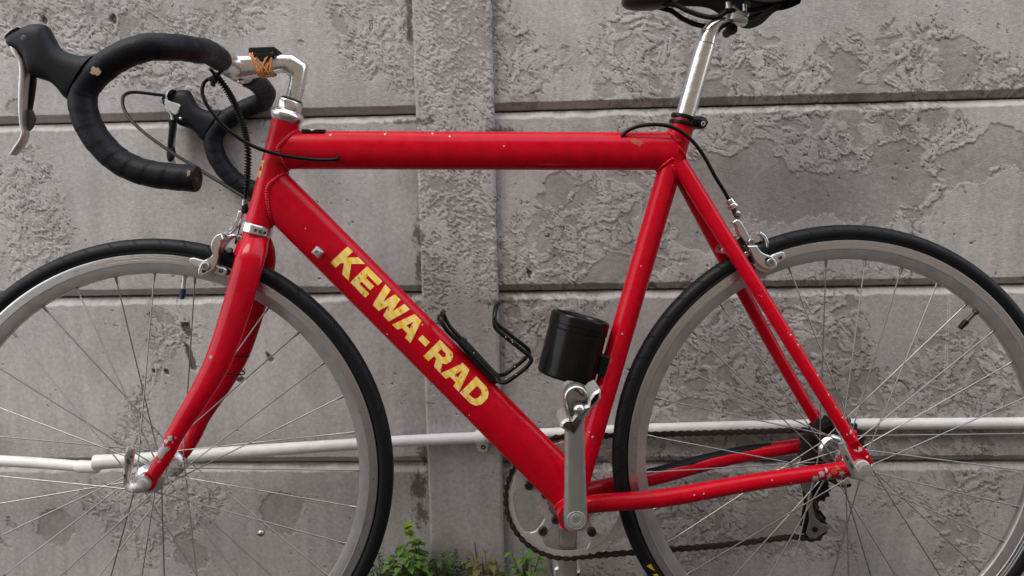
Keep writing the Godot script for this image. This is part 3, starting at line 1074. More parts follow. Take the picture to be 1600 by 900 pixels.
	var cloudy := noise(55.0, 3, 51)
	var worn := noise(420.0, 2, 52)
	var tint := func(p: Vector2) -> Color:
		var stripe := 0.5 + 0.5 * sin((p.y * 0.9 + p.x * 0.25) * 640.0 + 2.2 * cloudy.get_noise_2d(p.x, p.y))
		var k := smoothstep(0.42, 0.8, stripe) * clampf(0.85 + cloudy.get_noise_2d(p.y, p.x), 0.0, 1.0)
		var c := Color(0.97, 0.72, 0.24).lerp(Color(0.97, 0.55, 0.008), k)
		if worn.get_noise_2d(p.x, p.y) > 0.62:
			c = Color(0.22, 0.10, 0.02)
		return c
	var at := [0.0, 1.19, 2.29, 3.73, 4.97, 5.66, 6.72, 7.91]
	var text := "KEWA-RAD"
	for i in 8:
		m = Mesher.new()
		var poly := []
		for p in glyph(text[i], 0):
			poly.append(Vector2(s0 + (at[i] + p.x) * high, t0 + p.y * high))
		var hole = null
		if glyph(text[i], 1):
			hole = []
			for p in glyph(text[i], 1):
				hole.append(Vector2(s0 + (at[i] + p.x) * high, t0 + p.y * high))
		stamp(m, [poly], hole, place, 0.0022, tint)
		obj("lettering", m, M.print, down_tube)
	# worn gold lettering on the head tube front
	m = Mesher.new()
	var hd := (HT1 - HT0).normalized()
	var hn := Vector2(-hd.y, hd.x)
	for k in [["K", 0.062], ["E", 0.077]]:
		var poly := []
		for p in glyph(k[0], 0):
			poly.append(Vector2(k[1] + p.x * 0.011, -0.0175 + p.y * 0.0075))
		stamp(m, [poly], null, func(p: Vector2) -> Vector3:
			var t := clampf(p.y / 0.0189, -0.99, 0.99)
			var q := HT0 + hd * p.x + hn * p.y
			return Vector3(q.x, q.y, 0.0191 * sqrt(1.0 - t * t)), 0.002)
	obj("lettering", m, M.gold, head_tube)
	# small things on the tubes
	m = Mesher.new()
	plate(m, [Vector2(-0.2715, 0.8199), Vector2(-0.2393, 0.8188), Vector2(-0.2394, 0.8147), Vector2(-0.2708, 0.8155)], -0.008, 0.012, 0.0005)
	var sticker := obj("sticker", m, M.matte, top_tube)
	m = Mesher.new()
	plate(m, [Vector2(-0.2607, 0.8203), Vector2(-0.2572, 0.819), Vector2(-0.25, 0.8197), Vector2(-0.2573, 0.817)], 0.0121, 0.0125, 0.0001)
	obj("sticker_mark", m, M.white, sticker)
	m = Mesher.new()
	var boss: Array = [Vector3(-0.2515, 0.6484, 0.024), Vector3(-0.2493, 0.6486, 0.034)]
	m.xf = Transform3D(Basis(Vector3.BACK, -0.75), boss[0])
	plate(m, [Vector2(-0.006, -0.0055), Vector2(0.006, -0.0055), Vector2(0.006, 0.0055), Vector2(-0.006, 0.0055)], -0.004, 0.0085, 0.001)
	m.xf = Transform3D()
	bolt(m, boss[0] + Vector3(0, 0, 0.0085), Vector3.BACK, 0.0042, 0.002, 0.55)
	obj("shifter_boss", m, M.cast, down_tube)
	var tt := on_tube(TT0, TT1, TT_SIZE)
	chip_marks(top_tube, M.primer, [Vector3(0.058, 0.0195, 0.0016), Vector3(0.134, 0.0215, 0.0016), Vector3(0.2, 0.0225, 0.0014), Vector3(0.224, 0.0185, 0.0014), Vector3(0.3, 0.005, 0.0013)], tt)
	chip_marks(top_tube, M.rust, [Vector3(0.482, 0.012, 0.0055), Vector3(0.49, 0.0095, 0.0045)], tt)
	chip_marks(down_tube, M.primer, [Vector3(0.06, -0.001, 0.001), Vector3(0.245, -0.026, 0.0014), Vector3(0.27, 0.02, 0.0012), Vector3(0.36, 0.02, 0.001), Vector3(0.41, -0.024, 0.0012)], place)
	var st := on_tube(BB, ST1, Vector2(0.0165, 0.0165))
	chip_marks(seat_tube, M.primer, [Vector3(0.27, 0.003, 0.0014), Vector3(0.115, 0.002, 0.0017), Vector3(0.12, 0.008, 0.001), Vector3(0.37, 0.004, 0.001)], st)
	# plastic seat tube collar
	var clamp_ := group("seat_clamp", bike)
	var axis := (ST1 - BB).normalized()
	m = Mesher.new()
	for k in [-0.0045, 0.0045]:
		lathe(m, v3(ST1 + axis * (k - 0.0005)), v3(axis), [Vector2(0.0166, -0.0028), Vector2(0.0196, -0.0022), Vector2(0.0202, 0.0), Vector2(0.0196, 0.0022), Vector2(0.0166, 0.0028)], 28)
	obj("collar_ring", m, M.black, clamp_)
	m = Mesher.new()
	loft(m, [Vector2(0.2728, 0.8297), Vector2(0.2819, 0.8287), Vector2(0.2892, 0.829), Vector2(0.2956, 0.8262), Vector2(0.2992, 0.8217)], [Vector2(0.2709, 0.8141), Vector2(0.2819, 0.8117), Vector2(0.2892, 0.8106), Vector2(0.2956, 0.8128), Vector2(0.2992, 0.819)], [0.012, 0.013, 0.011, 0.008, 0.004], 0.006, 16, 0.7)
	obj("collar_ear", m, M.black, clamp_)
	m = Mesher.new()
	bolt(m, Vector3(0.2898, 0.8172, 0.015), Vector3.BACK, 0.0034, 0.0025)
	obj("collar_bolt", m, M.alloy, clamp_)


func build_fork() -> void:
	var fk := group("fork", bike)
	var m := Mesher.new()
	var ax := (HT1 - HT0).normalized()
	# crown: a short neck under the headset that splits over the tyre
	var neck: Array = [Vector2(-0.3422, 0.6786), Vector2(-0.3449, 0.6687), Vector2(-0.35, 0.6551), Vector2(-0.3547, 0.6425)]
	tube(m, flat3(neck, 0.0), [Vector2(0.0185, 0.0185), Vector2(0.0192, 0.021), Vector2(0.022, 0.028), Vector2(0.021, 0.031)], 26)
	obj("crown", m, M.red, fk)
	for s in [1, -1]:
		m = Mesher.new()
		var p := catmull([Vector3(-0.3439, 0.666, 0.008), Vector3(-0.345, 0.6502, 0.021), Vector3(-0.3489, 0.6275, 0.03), Vector3(-0.368, 0.5634, 0.036), Vector3(-0.3911, 0.5022, 0.041), Vector3(-0.4183, 0.4535, 0.045), Vector3(-0.4503, 0.4048, 0.048), Vector3(-0.466, 0.3733, 0.05), Vector3(-0.4837, 0.347, 0.051)], 4)
		tube(m, p if s > 0 else flip_z(p), [Vector2(0.019, 0.012), Vector2(0.021, 0.0125), Vector2(0.0205, 0.0125), Vector2(0.0200, 0.012), Vector2(0.0183, 0.0115), Vector2(0.0153, 0.0105), Vector2(0.0124, 0.0095), Vector2(0.0108, 0.009), Vector2(0.0098, 0.008)], 22)
		var blade := obj("fork_blade", m, M.red, fk)
		m = Mesher.new()
		plate(m, [Vector2(-0.4746, 0.3531), Vector2(-0.4789, 0.3369), Vector2(-0.4839, 0.3262), Vector2(-0.492, 0.3228), Vector2(-0.5014, 0.3267), Vector2(-0.5045, 0.3349), Vector2(-0.4997, 0.3429), Vector2(-0.4922, 0.3518), Vector2(-0.4847, 0.3606)], 0.0485 if s > 0 else -0.0535, 0.0535 if s > 0 else -0.0485, 0.001)
		obj("fork_end", m, M.red, fk)
		if s > 0:
			var a: Vector2 = Vector2(-0.4495, 0.4053)
			var b: Vector2 = Vector2(-0.4841, 0.3467)
			var low := on_tube(a, b, Vector2(0.0108, 0.0088), 0.0004)
			var lower := func(q: Vector2) -> Vector3: return low.call(q) + Vector3(0, 0, 0.0495)
			chip_marks(blade, M.chip, [Vector3(0.030, 0.0, 0.0085), Vector3(0.033, 0.004, 0.0062), Vector3(0.034, -0.004, 0.006), Vector3(0.015, -0.004, 0.0032), Vector3(0.008, -0.002, 0.0034), Vector3(0.012, 0.004, 0.0018), Vector3(0.022, -0.006, 0.0022), Vector3(0.045, 0.0, 0.0026), Vector3(0.053, 0.0036, 0.002), Vector3(0.004, 0.0042, 0.0016)], lower)
			var a2: Vector2 = Vector2(-0.368, 0.5634)
			var b2: Vector2 = Vector2(-0.4183, 0.4535)
			var mid_ := on_tube(a2, b2, Vector2(0.016, 0.0112), 0.0004)
			chip_marks(blade, M.primer, [Vector3(0.02, 0.004, 0.0016), Vector3(0.026, 0.007, 0.0018), Vector3(0.062, -0.004, 0.0022), Vector3(0.098, 0.006, 0.0016), Vector3(0.105, 0.003, 0.0022), Vector3(0.122, -0.003, 0.0018)], func(q: Vector2) -> Vector3: return mid_.call(q) + Vector3(0, 0, 0.0365 + 0.0065 * clampf(q.x / 0.13, 0.0, 1.0)))
			chip_marks(fk, M.chip, [Vector3(0.0, 0.0, 0.0032)], func(q: Vector2) -> Vector3: return Vector3(-0.3427, 0.6373, 0.0345) + Vector3(q.x, q.y, 0.0))
		else:
			for c in [Vector2(-0.3921, 0.4979), Vector2(-0.4, 0.4711)]:  # black ties round the far blade
				m = Mesher.new()
				m.xf = Transform3D(Basis(Vector3.BACK, -0.2), v3(c, -0.041))
				lathe(m, Vector3(0, -0.0012, 0), Vector3.UP, [Vector2(0.0172, 0), Vector2(0.018, 0.0004), Vector2(0.018, 0.002), Vector2(0.0172, 0.0024)], 24)
				m.xf = Transform3D()
				rod(m, v3(c, -0.041) + Vector3(0.016, 0, 0.006), v3(c, -0.041) + Vector3(0.021, 0.006, 0.008), 0.0007, 6)
				obj("cable_tie", m, M.matte, fk)
	# headset
	var hs := group("headset", bike)
	m = Mesher.new()
	var up := -ax
	lathe(m, v3(HT0), v3(up), [Vector2(0.0200, -0.001), Vector2(0.0212, 0.0015), Vector2(0.0228, 0.004), Vector2(0.0235, 0.0075), Vector2(0.0228, 0.0105), Vector2(0.0195, 0.0135), Vector2(0.0165, 0.015)], 32)
	obj("upper_cup", m, M.polished, hs)
	m = Mesher.new()
	lathe(m, v3(HT0), v3(up), [Vector2(0.0168, 0.015), Vector2(0.0176, 0.0165), Vector2(0.0176, 0.0265), Vector2(0.0168, 0.0285), Vector2(0.0125, 0.0295)], 8)
	obj("lock_nut", m, M.polished, hs)
	m = Mesher.new()
	lathe(m, v3(HT0), v3(up), [Vector2(0.0140, 0.028), Vector2(0.0148, 0.0305), Vector2(0.0125, 0.0325)], 24)
	obj("seal", m, M.matte, hs)
	m = Mesher.new()
	lathe(m, v3(HT1), v3(ax), [Vector2(0.0195, -0.001), Vector2(0.0213, 0.0008), Vector2(0.0222, 0.0105), Vector2(0.0214, 0.0125), Vector2(0.0185, 0.0135)], 36)
	var cup := obj("lower_cup", m, M.polished, hs)
	m = Mesher.new()
	for k in 3:
		var poly := []
		for p in glyph("FSA"[k], 0):
			poly.append(Vector2(-0.001 + (0.0062 * k + p.x * 0.0048), 0.0035 + p.y * 0.0045))
		var side := Vector2(-ax.y, ax.x)
		stamp(m, [poly], null, func(p: Vector2) -> Vector3:
			var a := p.x / 0.0222 + 0.15
			var q := HT1 + ax * (0.0105 - p.y + 0.002) + side * sin(a) * 0.0219
			return Vector3(q.x, q.y, cos(a) * 0.0221), 0.003)
	obj("lettering", m, M.matte, cup)


func wrapped(m: Mesher, p: Array) -> void:  # tape wound round a bar: each turn overlaps the one before it
	var rows := []
	var seg := 28
	var s := 0.0
	var nrm := Vector3.ZERO
	for i in p.size():
		var t: Vector3 = (p[mini(i + 1, p.size() - 1)] - p[maxi(i - 1, 0)]).normalized()
		if i == 0:
			nrm = Vector3.UP
		else:
			s += p[i].distance_to(p[i - 1])
		nrm = (nrm - t * nrm.dot(t)).normalized()
		var b := t.cross(nrm)
		var ring := PackedVector3Array()
		for j in seg:
			var a := TAU * j / seg
			var turn := fposmod(s / 0.021 + a / TAU + 0.05 * sin(s * 90.0), 1.0)
			var r := 0.0150 + 0.0007 * turn
			if i < 2:
				r = 0.0137 + 0.0008 * i
			ring.append(p[i] + (nrm * cos(a) + b * sin(a)) * r)
		rows.append(ring)
	m.grid(rows, true)
	m.cap(rows[0], true)
	m.cap(rows[-1], false)


func build_cockpit() -> void:
	var st := group("stem", bike)
	var m := Mesher.new()
	# quill and extension of an old 7-shaped stem
	loft(m, [Vector2(-0.3715, 0.9197), Vector2(-0.3634, 0.9228), Vector2(-0.3527, 0.9235), Vector2(-0.3385, 0.9236), Vector2(-0.3047, 0.924), Vector2(-0.2869, 0.9239), Vector2(-0.279, 0.9227)], [Vector2(-0.3727, 0.8943), Vector2(-0.3649, 0.8893), Vector2(-0.3543, 0.8889), Vector2(-0.3417, 0.892), Vector2(-0.3255, 0.8957), Vector2(-0.3022, 0.8995), Vector2(-0.2879, 0.9009)], [0.0145, 0.019, 0.019, 0.015, 0.0125, 0.0125, 0.0125], 0.0, 24, 0.72)
	obj("extension", m, M.polished, st)
	m = Mesher.new()
	loft(m, [Vector2(-0.2914, 0.9238), Vector2(-0.2781, 0.9227), Vector2(-0.2617, 0.9097), Vector2(-0.2629, 0.9005), Vector2(-0.2663, 0.8847), Vector2(-0.2736, 0.8583)], [Vector2(-0.2951, 0.8994), Vector2(-0.2924, 0.8992), Vector2(-0.2877, 0.8938), Vector2(-0.2871, 0.8877), Vector2(-0.2888, 0.8798), Vector2(-0.2952, 0.864)], [0.0125, 0.0125, 0.0118, 0.0112, 0.0110, 0.0110], 0.0, 24, 0.8)
	obj("quill", m, M.polished, st)
	m = Mesher.new()
	bolt(m, Vector3(-0.3547, 0.8888, 0.004), v3(Vector2(-0.2, -1)), 0.0045, 0.004)
	obj("clamp_bolt", m, M.alloy, st)
	# computer mount held by an orange rubber band
	var cm := group("computer_mount", bike)
	m = Mesher.new()
	m.xf = Transform3D(Basis(), v3(Vector2(-0.3206, 0.9273)))
	plate(m, [Vector2(-0.019, -0.003), Vector2(0.019, -0.004), Vector2(0.0205, 0.002), Vector2(0.016, 0.0055), Vector2(-0.0185, 0.0045)], -0.014, 0.014, 0.0015)
	m.xf = Transform3D()
	plate(m, [Vector2(-0.3315, 0.9238), Vector2(-0.3025, 0.9238), Vector2(-0.3036, 0.9191), Vector2(-0.3108, 0.9157), Vector2(-0.3118, 0.9127), Vector2(-0.324, 0.9133), Vector2(-0.3248, 0.9168), Vector2(-0.3308, 0.9186)], 0.0128, 0.0165, 0.0008)
	plate(m, [Vector2(-0.308, 0.9293), Vector2(-0.2993, 0.9265), Vector2(-0.3003, 0.923), Vector2(-0.3083, 0.924)], -0.016, -0.002, 0.001)
	obj("mount_plate", m, M.matte, cm)
	m = Mesher.new()
	var lines: Array = [Vector2(-0.3376, 0.9244), Vector2(-0.3273, 0.8949), Vector2(-0.334, 0.9244), Vector2(-0.3264, 0.8953), Vector2(-0.3314, 0.9226), Vector2(-0.313, 0.8964), Vector2(-0.328, 0.9208), Vector2(-0.3202, 0.8957), Vector2(-0.3101, 0.9223), Vector2(-0.3273, 0.8953), Vector2(-0.3065, 0.924), Vector2(-0.3112, 0.8968), Vector2(-0.3092, 0.924), Vector2(-0.3094, 0.8973), Vector2(-0.3146, 0.9206), Vector2(-0.3228, 0.8957), Vector2(-0.3367, 0.9236), Vector2(-0.3237, 0.8953), Vector2(-0.3056, 0.9231), Vector2(-0.3175, 0.8961)]
	for k in range(0, lines.size(), 2):
		var a: Vector2 = lines[k]
		var b: Vector2 = lines[k + 1]
		var jit := 0.0006 * (k % 3)
		tube(m, catmull([v3(a, -0.002), v3(a, 0.010), v3(a.lerp(b, 0.06), 0.0139 + jit), v3(a.lerp(b, 0.5), 0.0146 + jit), v3(a.lerp(b, 0.94), 0.0137 + jit), v3(b, 0.009), v3(b, -0.009), v3(a.lerp(b, 0.5), -0.0146), v3(a, -0.010), v3(a, -0.002)], 3), 0.0011, 6, false)
	obj("rubber_band", m, M.orange, cm)
	# handlebar
	var hb := group("handlebar", bike)
	m = Mesher.new()
	var c: Vector2 = Vector2(-0.3637, 0.9064)
	lathe(m, v3(c, -0.052), Vector3.BACK, [Vector2(0.0, 0.0), Vector2(0.0122, 0.0), Vector2(0.0124, 0.012), Vector2(0.0155, 0.024), Vector2(0.0158, 0.08), Vector2(0.0124, 0.092), Vector2(0.0122, 0.104), Vector2(0, 0.104)], 28)
	obj("bar_centre", m, M.polished, hb)
	for s in [1, -1]:
		var p := catmull([v3(c, 0.050), v3(c, 0.10), Vector3(-0.363, 0.8988, 0.142), Vector3(-0.3708, 0.8966, 0.165), Vector3(-0.3812, 0.8924, 0.187), Vector3(-0.3941, 0.89, 0.198), Vector3(-0.4113, 0.8847, 0.202), Vector3(-0.4315, 0.8755, 0.203), Vector3(-0.448, 0.8643, 0.203), Vector3(-0.4624, 0.851, 0.203), Vector3(-0.4706, 0.8347, 0.203), Vector3(-0.4673, 0.8086, 0.204), Vector3(-0.4552, 0.7852, 0.205), Vector3(-0.4364, 0.7646, 0.206), Vector3(-0.4164, 0.7525, 0.207), Vector3(-0.396, 0.7459, 0.208), Vector3(-0.3726, 0.7422, 0.209), Vector3(-0.347, 0.7395, 0.21)], 9)
		var q := p if s > 0 else flip_z(p)
		m = Mesher.new()
		wrapped(m, q)
		obj("bar_tape", m, M.tape, hb)
		m = Mesher.new()
		var e: Vector3 = q[-1]
		var dir: Vector3 = (q[-1] - q[-3]).normalized()
		lathe(m, e, dir, [Vector2(0.0152, -0.001), Vector2(0.0155, 0.0015), Vector2(0.0143, 0.004), Vector2(0.0095, 0.0042), Vector2(0.009, 0.0035), Vector2(0, 0.0038)], 22)
		var plug := obj("bar_plug", m, M.matte, hb)
		if s > 0:
			m = Mesher.new()
			for k in 5:
				m.xf = Transform3D(Basis(Vector3.BACK, 0.3 * k), e + dir * 0.0045)
				rod(m, Vector3(0.0, -0.004 + 0.0018 * k, 0.001), Vector3(0.0, -0.003 + 0.0018 * k, 0.006), 0.0004, 5)
			obj("plug_mark", m, M.rust, plug)
	# torn spots in the near tape
	m = Mesher.new()
	stamp(m, [PackedVector2Array([Vector2(-0.0065, -0.002), Vector2(-0.003, -0.0045), Vector2(-0.001, -0.0038), Vector2(0.001, -0.0058), Vector2(0.004, -0.0045), Vector2(0.0065, -0.001), Vector2(0.0045, 0.0005), Vector2(0.0035, 0.0035), Vector2(0.001, 0.0028), Vector2(-0.002, 0.005), Vector2(-0.0045, 0.003), Vector2(-0.005, 0.0)])], null, func(p: Vector2) -> Vector3: return Vector3(-0.4464, 0.8601, 0.2185) + Vector3(p.x, p.y, 0.0006 - 12.0 * p.length_squared()), 0.002)
	obj("torn_spot", m, M.tan, hb)
	m = Mesher.new()
	stamp(m, [PackedVector2Array([Vector2(-0.002, -0.0045), Vector2(0.002, -0.004), Vector2(0.0012, 0.0005), Vector2(0.0026, 0.0045), Vector2(-0.001, 0.005)])], null, func(p: Vector2) -> Vector3: return Vector3(-0.347, 0.7427, 0.2252) + Vector3(p.x, p.y, -14.0 * p.y * p.y), 0.002)
	obj("torn_spot", m, M.tan, hb)
	# brake levers
	for s in [1, -1]:
		var bl := group("brake_lever", bike)
		var zc: float = 0.203 * s
		m = Mesher.new()
		var a := catmull([Vector2(-0.5475, 0.9012), Vector2(-0.5436, 0.9051), Vector2(-0.5319, 0.911), Vector2(-0.5212, 0.9151), Vector2(-0.5064, 0.9147), Vector2(-0.5013, 0.9058), Vector2(-0.4935, 0.8905), Vector2(-0.4813, 0.883), Vector2(-0.4648, 0.8796), Vector2(-0.4526, 0.8798)], 3)
		var b := catmull([Vector2(-0.549, 0.8926), Vector2(-0.5448, 0.8882), Vector2(-0.5338, 0.882), Vector2(-0.5287, 0.8732), Vector2(-0.5265, 0.8601), Vector2(-0.5181, 0.8557), Vector2(-0.5052, 0.8511), Vector2(-0.4969, 0.8436), Vector2(-0.4905, 0.8343), Vector2(-0.4859, 0.8302)], 3)
		loft(m, a, b, [0.007, 0.010, 0.0135, 0.0155, 0.0165, 0.0170, 0.0165, 0.0160, 0.0158, 0.0158], zc, 26, 0.85)
		obj("hood", m, M.hood, bl)
		m = Mesher.new()
		loft(m, [Vector2(-0.5513, 0.9004), Vector2(-0.5489, 0.9043), Vector2(-0.5408, 0.9085), Vector2(-0.5327, 0.9118), Vector2(-0.531, 0.9109)], [Vector2(-0.5506, 0.8987), Vector2(-0.5469, 0.9012), Vector2(-0.5401, 0.9061), Vector2(-0.5325, 0.9092), Vector2(-0.5307, 0.9092)], [0.006, 0.0085, 0.010, 0.011, 0.008], zc, 16, 0.8)
		obj("name_plate", m, M.alloy, bl)
		m = Mesher.new()
		for k in [[Vector2(-0.5232, 0.8966), 0.0034, 0.0128]]:
			lathe(m, v3(k[0], zc + k[2] * s), Vector3(0, 0, s), [Vector2(k[1], 0), Vector2(k[1], 0.0026), Vector2(k[1] - 0.0008, 0.0030), Vector2(0, 0.0030)], 16)
		obj("pivot_pin", m, M.dark_steel, bl)
		m = Mesher.new()
		loft(m, catmull([Vector2(-0.5417, 0.8991), Vector2(-0.5368, 0.8976), Vector2(-0.5353, 0.8934), Vector2(-0.5338, 0.882), Vector2(-0.53, 0.8734), Vector2(-0.5297, 0.8592), Vector2(-0.5322, 0.8435), Vector2(-0.5348, 0.8256), Vector2(-0.537, 0.8041), Vector2(-0.535, 0.7962), Vector2(-0.5374, 0.7868), Vector2(-0.5434, 0.7776), Vector2(-0.5504, 0.7697)], 3), catmull([Vector2(-0.5424, 0.8991), Vector2(-0.5461, 0.8978), Vector2(-0.5478, 0.8942), Vector2(-0.5429, 0.8814), Vector2(-0.5378, 0.8728), Vector2(-0.538, 0.8593), Vector2(-0.5401, 0.8436), Vector2(-0.5418, 0.8186), Vector2(-0.5409, 0.8042), Vector2(-0.5401, 0.7948), Vector2(-0.5427, 0.7877), Vector2(-0.549, 0.7798), Vector2(-0.5562, 0.7705)], 3), [0.005, 0.008, 0.0085, 0.0085, 0.008, 0.0075, 0.007, 0.0065, 0.0065, 0.0065, 0.007, 0.007, 0.005], zc, 18, 0.8)
		obj("lever_blade", m, M.alloy, bl)
		m = Mesher.new()
		loft(m, [Vector2(-0.5381, 0.8662), Vector2(-0.5368, 0.8532), Vector2(-0.5392, 0.8387), Vector2(-0.5417, 0.8227)], [Vector2(-0.5273, 0.8646), Vector2(-0.5288, 0.853), Vector2(-0.5312, 0.8386), Vector2(-0.5345, 0.8226)], [0.006, 0.006, 0.0055, 0.004], zc - 0.010 * s, 14, 0.6)
		loft(m, [Vector2(-0.5408, 0.8256), Vector2(-0.5442, 0.8184), Vector2(-0.5453, 0.8082), Vector2(-0.544, 0.8002), Vector2(-0.5412, 0.7972)], [Vector2(-0.5372, 0.8256), Vector2(-0.5316, 0.8211), Vector2(-0.5297, 0.8116), Vector2(-0.5344, 0.8007), Vector2(-0.5394, 0.7972)], [0.002, 0.0045, 0.005, 0.004, 0.002], zc - 0.008 * s, 18, 0.9)
		var paddle := obj("shift_paddle", m, M.matte, bl)
		if s > 0:
			m = Mesher.new()
			loft(m, [Vector2(-0.5351, 0.8214), Vector2(-0.5373, 0.8161), Vector2(-0.5382, 0.8074), Vector2(-0.5372, 0.8002), Vector2(-0.5352, 0.7976)], [Vector2(-0.5322, 0.8214), Vector2(-0.5274, 0.8174), Vector2(-0.5261, 0.8101), Vector2(-0.5299, 0.8015), Vector2(-0.5338, 0.7976)], [0.001, 0.0013, 0.0014, 0.0013, 0.001], zc - 0.0036 * s, 18, 0.9)
			obj("paddle_face", m, mat(0.06, 0.06, 0.065, 0.3, 0.2), paddle)
		else:
			m = Mesher.new()
			var nose: Array = [Vector3(-0.5373, 0.9069, -0.195), Vector3(-0.5281, 0.9038, -0.19)]
			lathe(m, nose[1], nose[0] - nose[1], [Vector2(0.011, 0), Vector2(0.010, 0.006), Vector2(0.005, 0.013), Vector2(0, 0.014)], 18)
			obj("cable_nose", m, M.alloy, bl)
			m = Mesher.new()
			plate(m, [Vector2(-0.539, 0.8985), Vector2(-0.5278, 0.8932), Vector2(-0.5165, 0.8899), Vector2(-0.5146, 0.8868), Vector2(-0.5194, 0.8744), Vector2(-0.5247, 0.8724), Vector2(-0.5327, 0.8788), Vector2(-0.5404, 0.8903)], -0.193, -0.184, 0.001)
			ball(m, Vector3(-0.5147, 0.8664, -0.183), Vector3(0.0025, 0.0025, 0.0025))
			obj("lever_clamp", m, M.alloy, bl)


func build_cables() -> void:
	var m := Mesher.new()
	tube(m, catmull([Vector3(-0.3629, 0.9007, 0.04), Vector3(-0.3691, 0.8926, 0.043), Vector3(-0.3767, 0.8855, 0.043), Vector3(-0.3854, 0.8835, 0.044), Vector3(-0.3909, 0.8771, 0.046), Vector3(-0.3924, 0.865, 0.048), Vector3(-0.3881, 0.8519, 0.05), Vector3(-0.3794, 0.8383, 0.05), Vector3(-0.366, 0.8207, 0.047), Vector3(-0.3533, 0.8088, 0.042), Vector3(-0.3389, 0.7985, 0.036), Vector3(-0.3237, 0.791, 0.031), Vector3(-0.3046, 0.785, 0.0275), Vector3(-0.2855, 0.7807, 0.0245), Vector3(-0.2537, 0.7765, 0.022), Vector3(-0.2336, 0.7755, 0.0215), Vector3(-0.2241, 0.7764, 0.02), Vector3(-0.2212, 0.7784, 0.012)], 5), 0.0026, 10)
	obj("brake_cable", m, M.housing, bike)
	m = Mesher.new()
	lathe(m, Vector3(-0.2216, 0.7775, 0.0172), Vector3(-0.75, 0.1, 0.6), [Vector2(0.0042, 0.0), Vector2(0.0046, 0.0012), Vector2(0.0040, 0.0026), Vector2(0.0027, 0.0030)], 16)
	obj("cable_grommet", m, M.matte, bike)
	m = Mesher.new()
	var path := catmull([Vector3(-0.38, 0.8963, 0.05), Vector3(-0.3755, 0.8882, 0.04), Vector3(-0.3676, 0.8746, 0.03), Vector3(-0.3615, 0.8604, 0.022), Vector3(-0.3563, 0.8448, 0.016), Vector3(-0.3515, 0.826, 0.012), Vector3(-0.3488, 0.8054, 0.008), Vector3(-0.3493, 0.7836, 0.004), Vector3(-0.3525, 0.7599, 0.0), Vector3(-0.3572, 0.735, -0.004), Vector3(-0.3601, 0.7153, -0.006)], 8)
	tube(m, path, 0.0024, 10)
	var front := obj("brake_cable", m, M.housing, bike)
	m = Mesher.new()
	var coil := []
	for i in 700:
		var t := 6.0 + 66.0 * i / 699.0
		var k := mini(int(t), path.size() - 2)
		var o: Vector3 = path[k].lerp(path[k + 1], t - k)
		var d: Vector3 = (path[k + 1] - path[k]).normalized()
		var u := Vector3.BACK.cross(d).normalized()
		var w := d.cross(u)
		var a := i * 0.42 + 2.0 * sin(i * 0.031)
		coil.append(o + (u * cos(a) + w * sin(a)) * 0.0039)
	tube(m, coil, 0.0012, 5)
	obj("spiral_wrap", m, M.matte, front)
	m = Mesher.new()
	tube(m, catmull([Vector3(-0.5281, 0.9033, -0.19), Vector3(-0.5428, 0.9047, -0.188), Vector3(-0.5599, 0.9062, -0.18), Vector3(-0.5787, 0.9064, -0.165), Vector3(-0.5862, 0.9004, -0.15), Vector3(-0.5865, 0.8892, -0.14), Vector3(-0.5797, 0.8727, -0.13), Vector3(-0.5647, 0.8542, -0.12), Vector3(-0.5435, 0.8359, -0.11), Vector3(-0.5223, 0.8207, -0.1), Vector3(-0.4833, 0.7963, -0.08), Vector3(-0.4477, 0.776, -0.062), Vector3(-0.3998, 0.7483, -0.04), Vector3(-0.3577, 0.7241, -0.024), Vector3(-0.3315, 0.7116, -0.024)], 5), 0.0026, 10)
	obj("shift_cable", m, M.housing, bike)
	m = Mesher.new()
	tube(m, catmull([Vector3(0.1763, 0.8028, 0.014), Vector3(0.1817, 0.808, 0.0145), Vector3(0.1921, 0.8132, 0.017), Vector3(0.2077, 0.8161, 0.02), Vector3(0.2252, 0.8163, 0.022), Vector3(0.2429, 0.8129, 0.023), Vector3(0.259, 0.8047, 0.023), Vector3(0.2744, 0.7918, 0.022), Vector3(0.2902, 0.7718, 0.02), Vector3(0.3067, 0.7442, 0.016), Vector3(0.3198, 0.7253, 0.012), Vector3(0.3297, 0.7099, 0.008)], 5), 0.0027, 10)
	obj("brake_cable", m, M.housing, bike)
	m = Mesher.new()
	tube(m, catmull([Vector3(0.4447, 0.3286, -0.068), Vector3(0.4116, 0.3277, -0.06), Vector3(0.3899, 0.3247, -0.055)], 4), 0.0024, 8)
	tube(m, catmull([Vector3(0.5457, 0.2651, -0.066), Vector3(0.5354, 0.261, -0.07), Vector3(0.5179, 0.269, -0.072), Vector3(0.4986, 0.2805, -0.07)], 4), 0.0026, 8)
	obj("shift_cable", m, M.housing, bike)
	m = Mesher.new()
	plate(m, [Vector2(-0.3811, 0.8862), Vector2(-0.3759, 0.887), Vector2(-0.3738, 0.8794), Vector2(-0.3764, 0.8777), Vector2(-0.3774, 0.8735), Vector2(-0.3808, 0.8744), Vector2(-0.3806, 0.8787), Vector2(-0.383, 0.8812)], 0.040, 0.050, 0.001)
	obj("cable_clip", m, M.matte, bike)


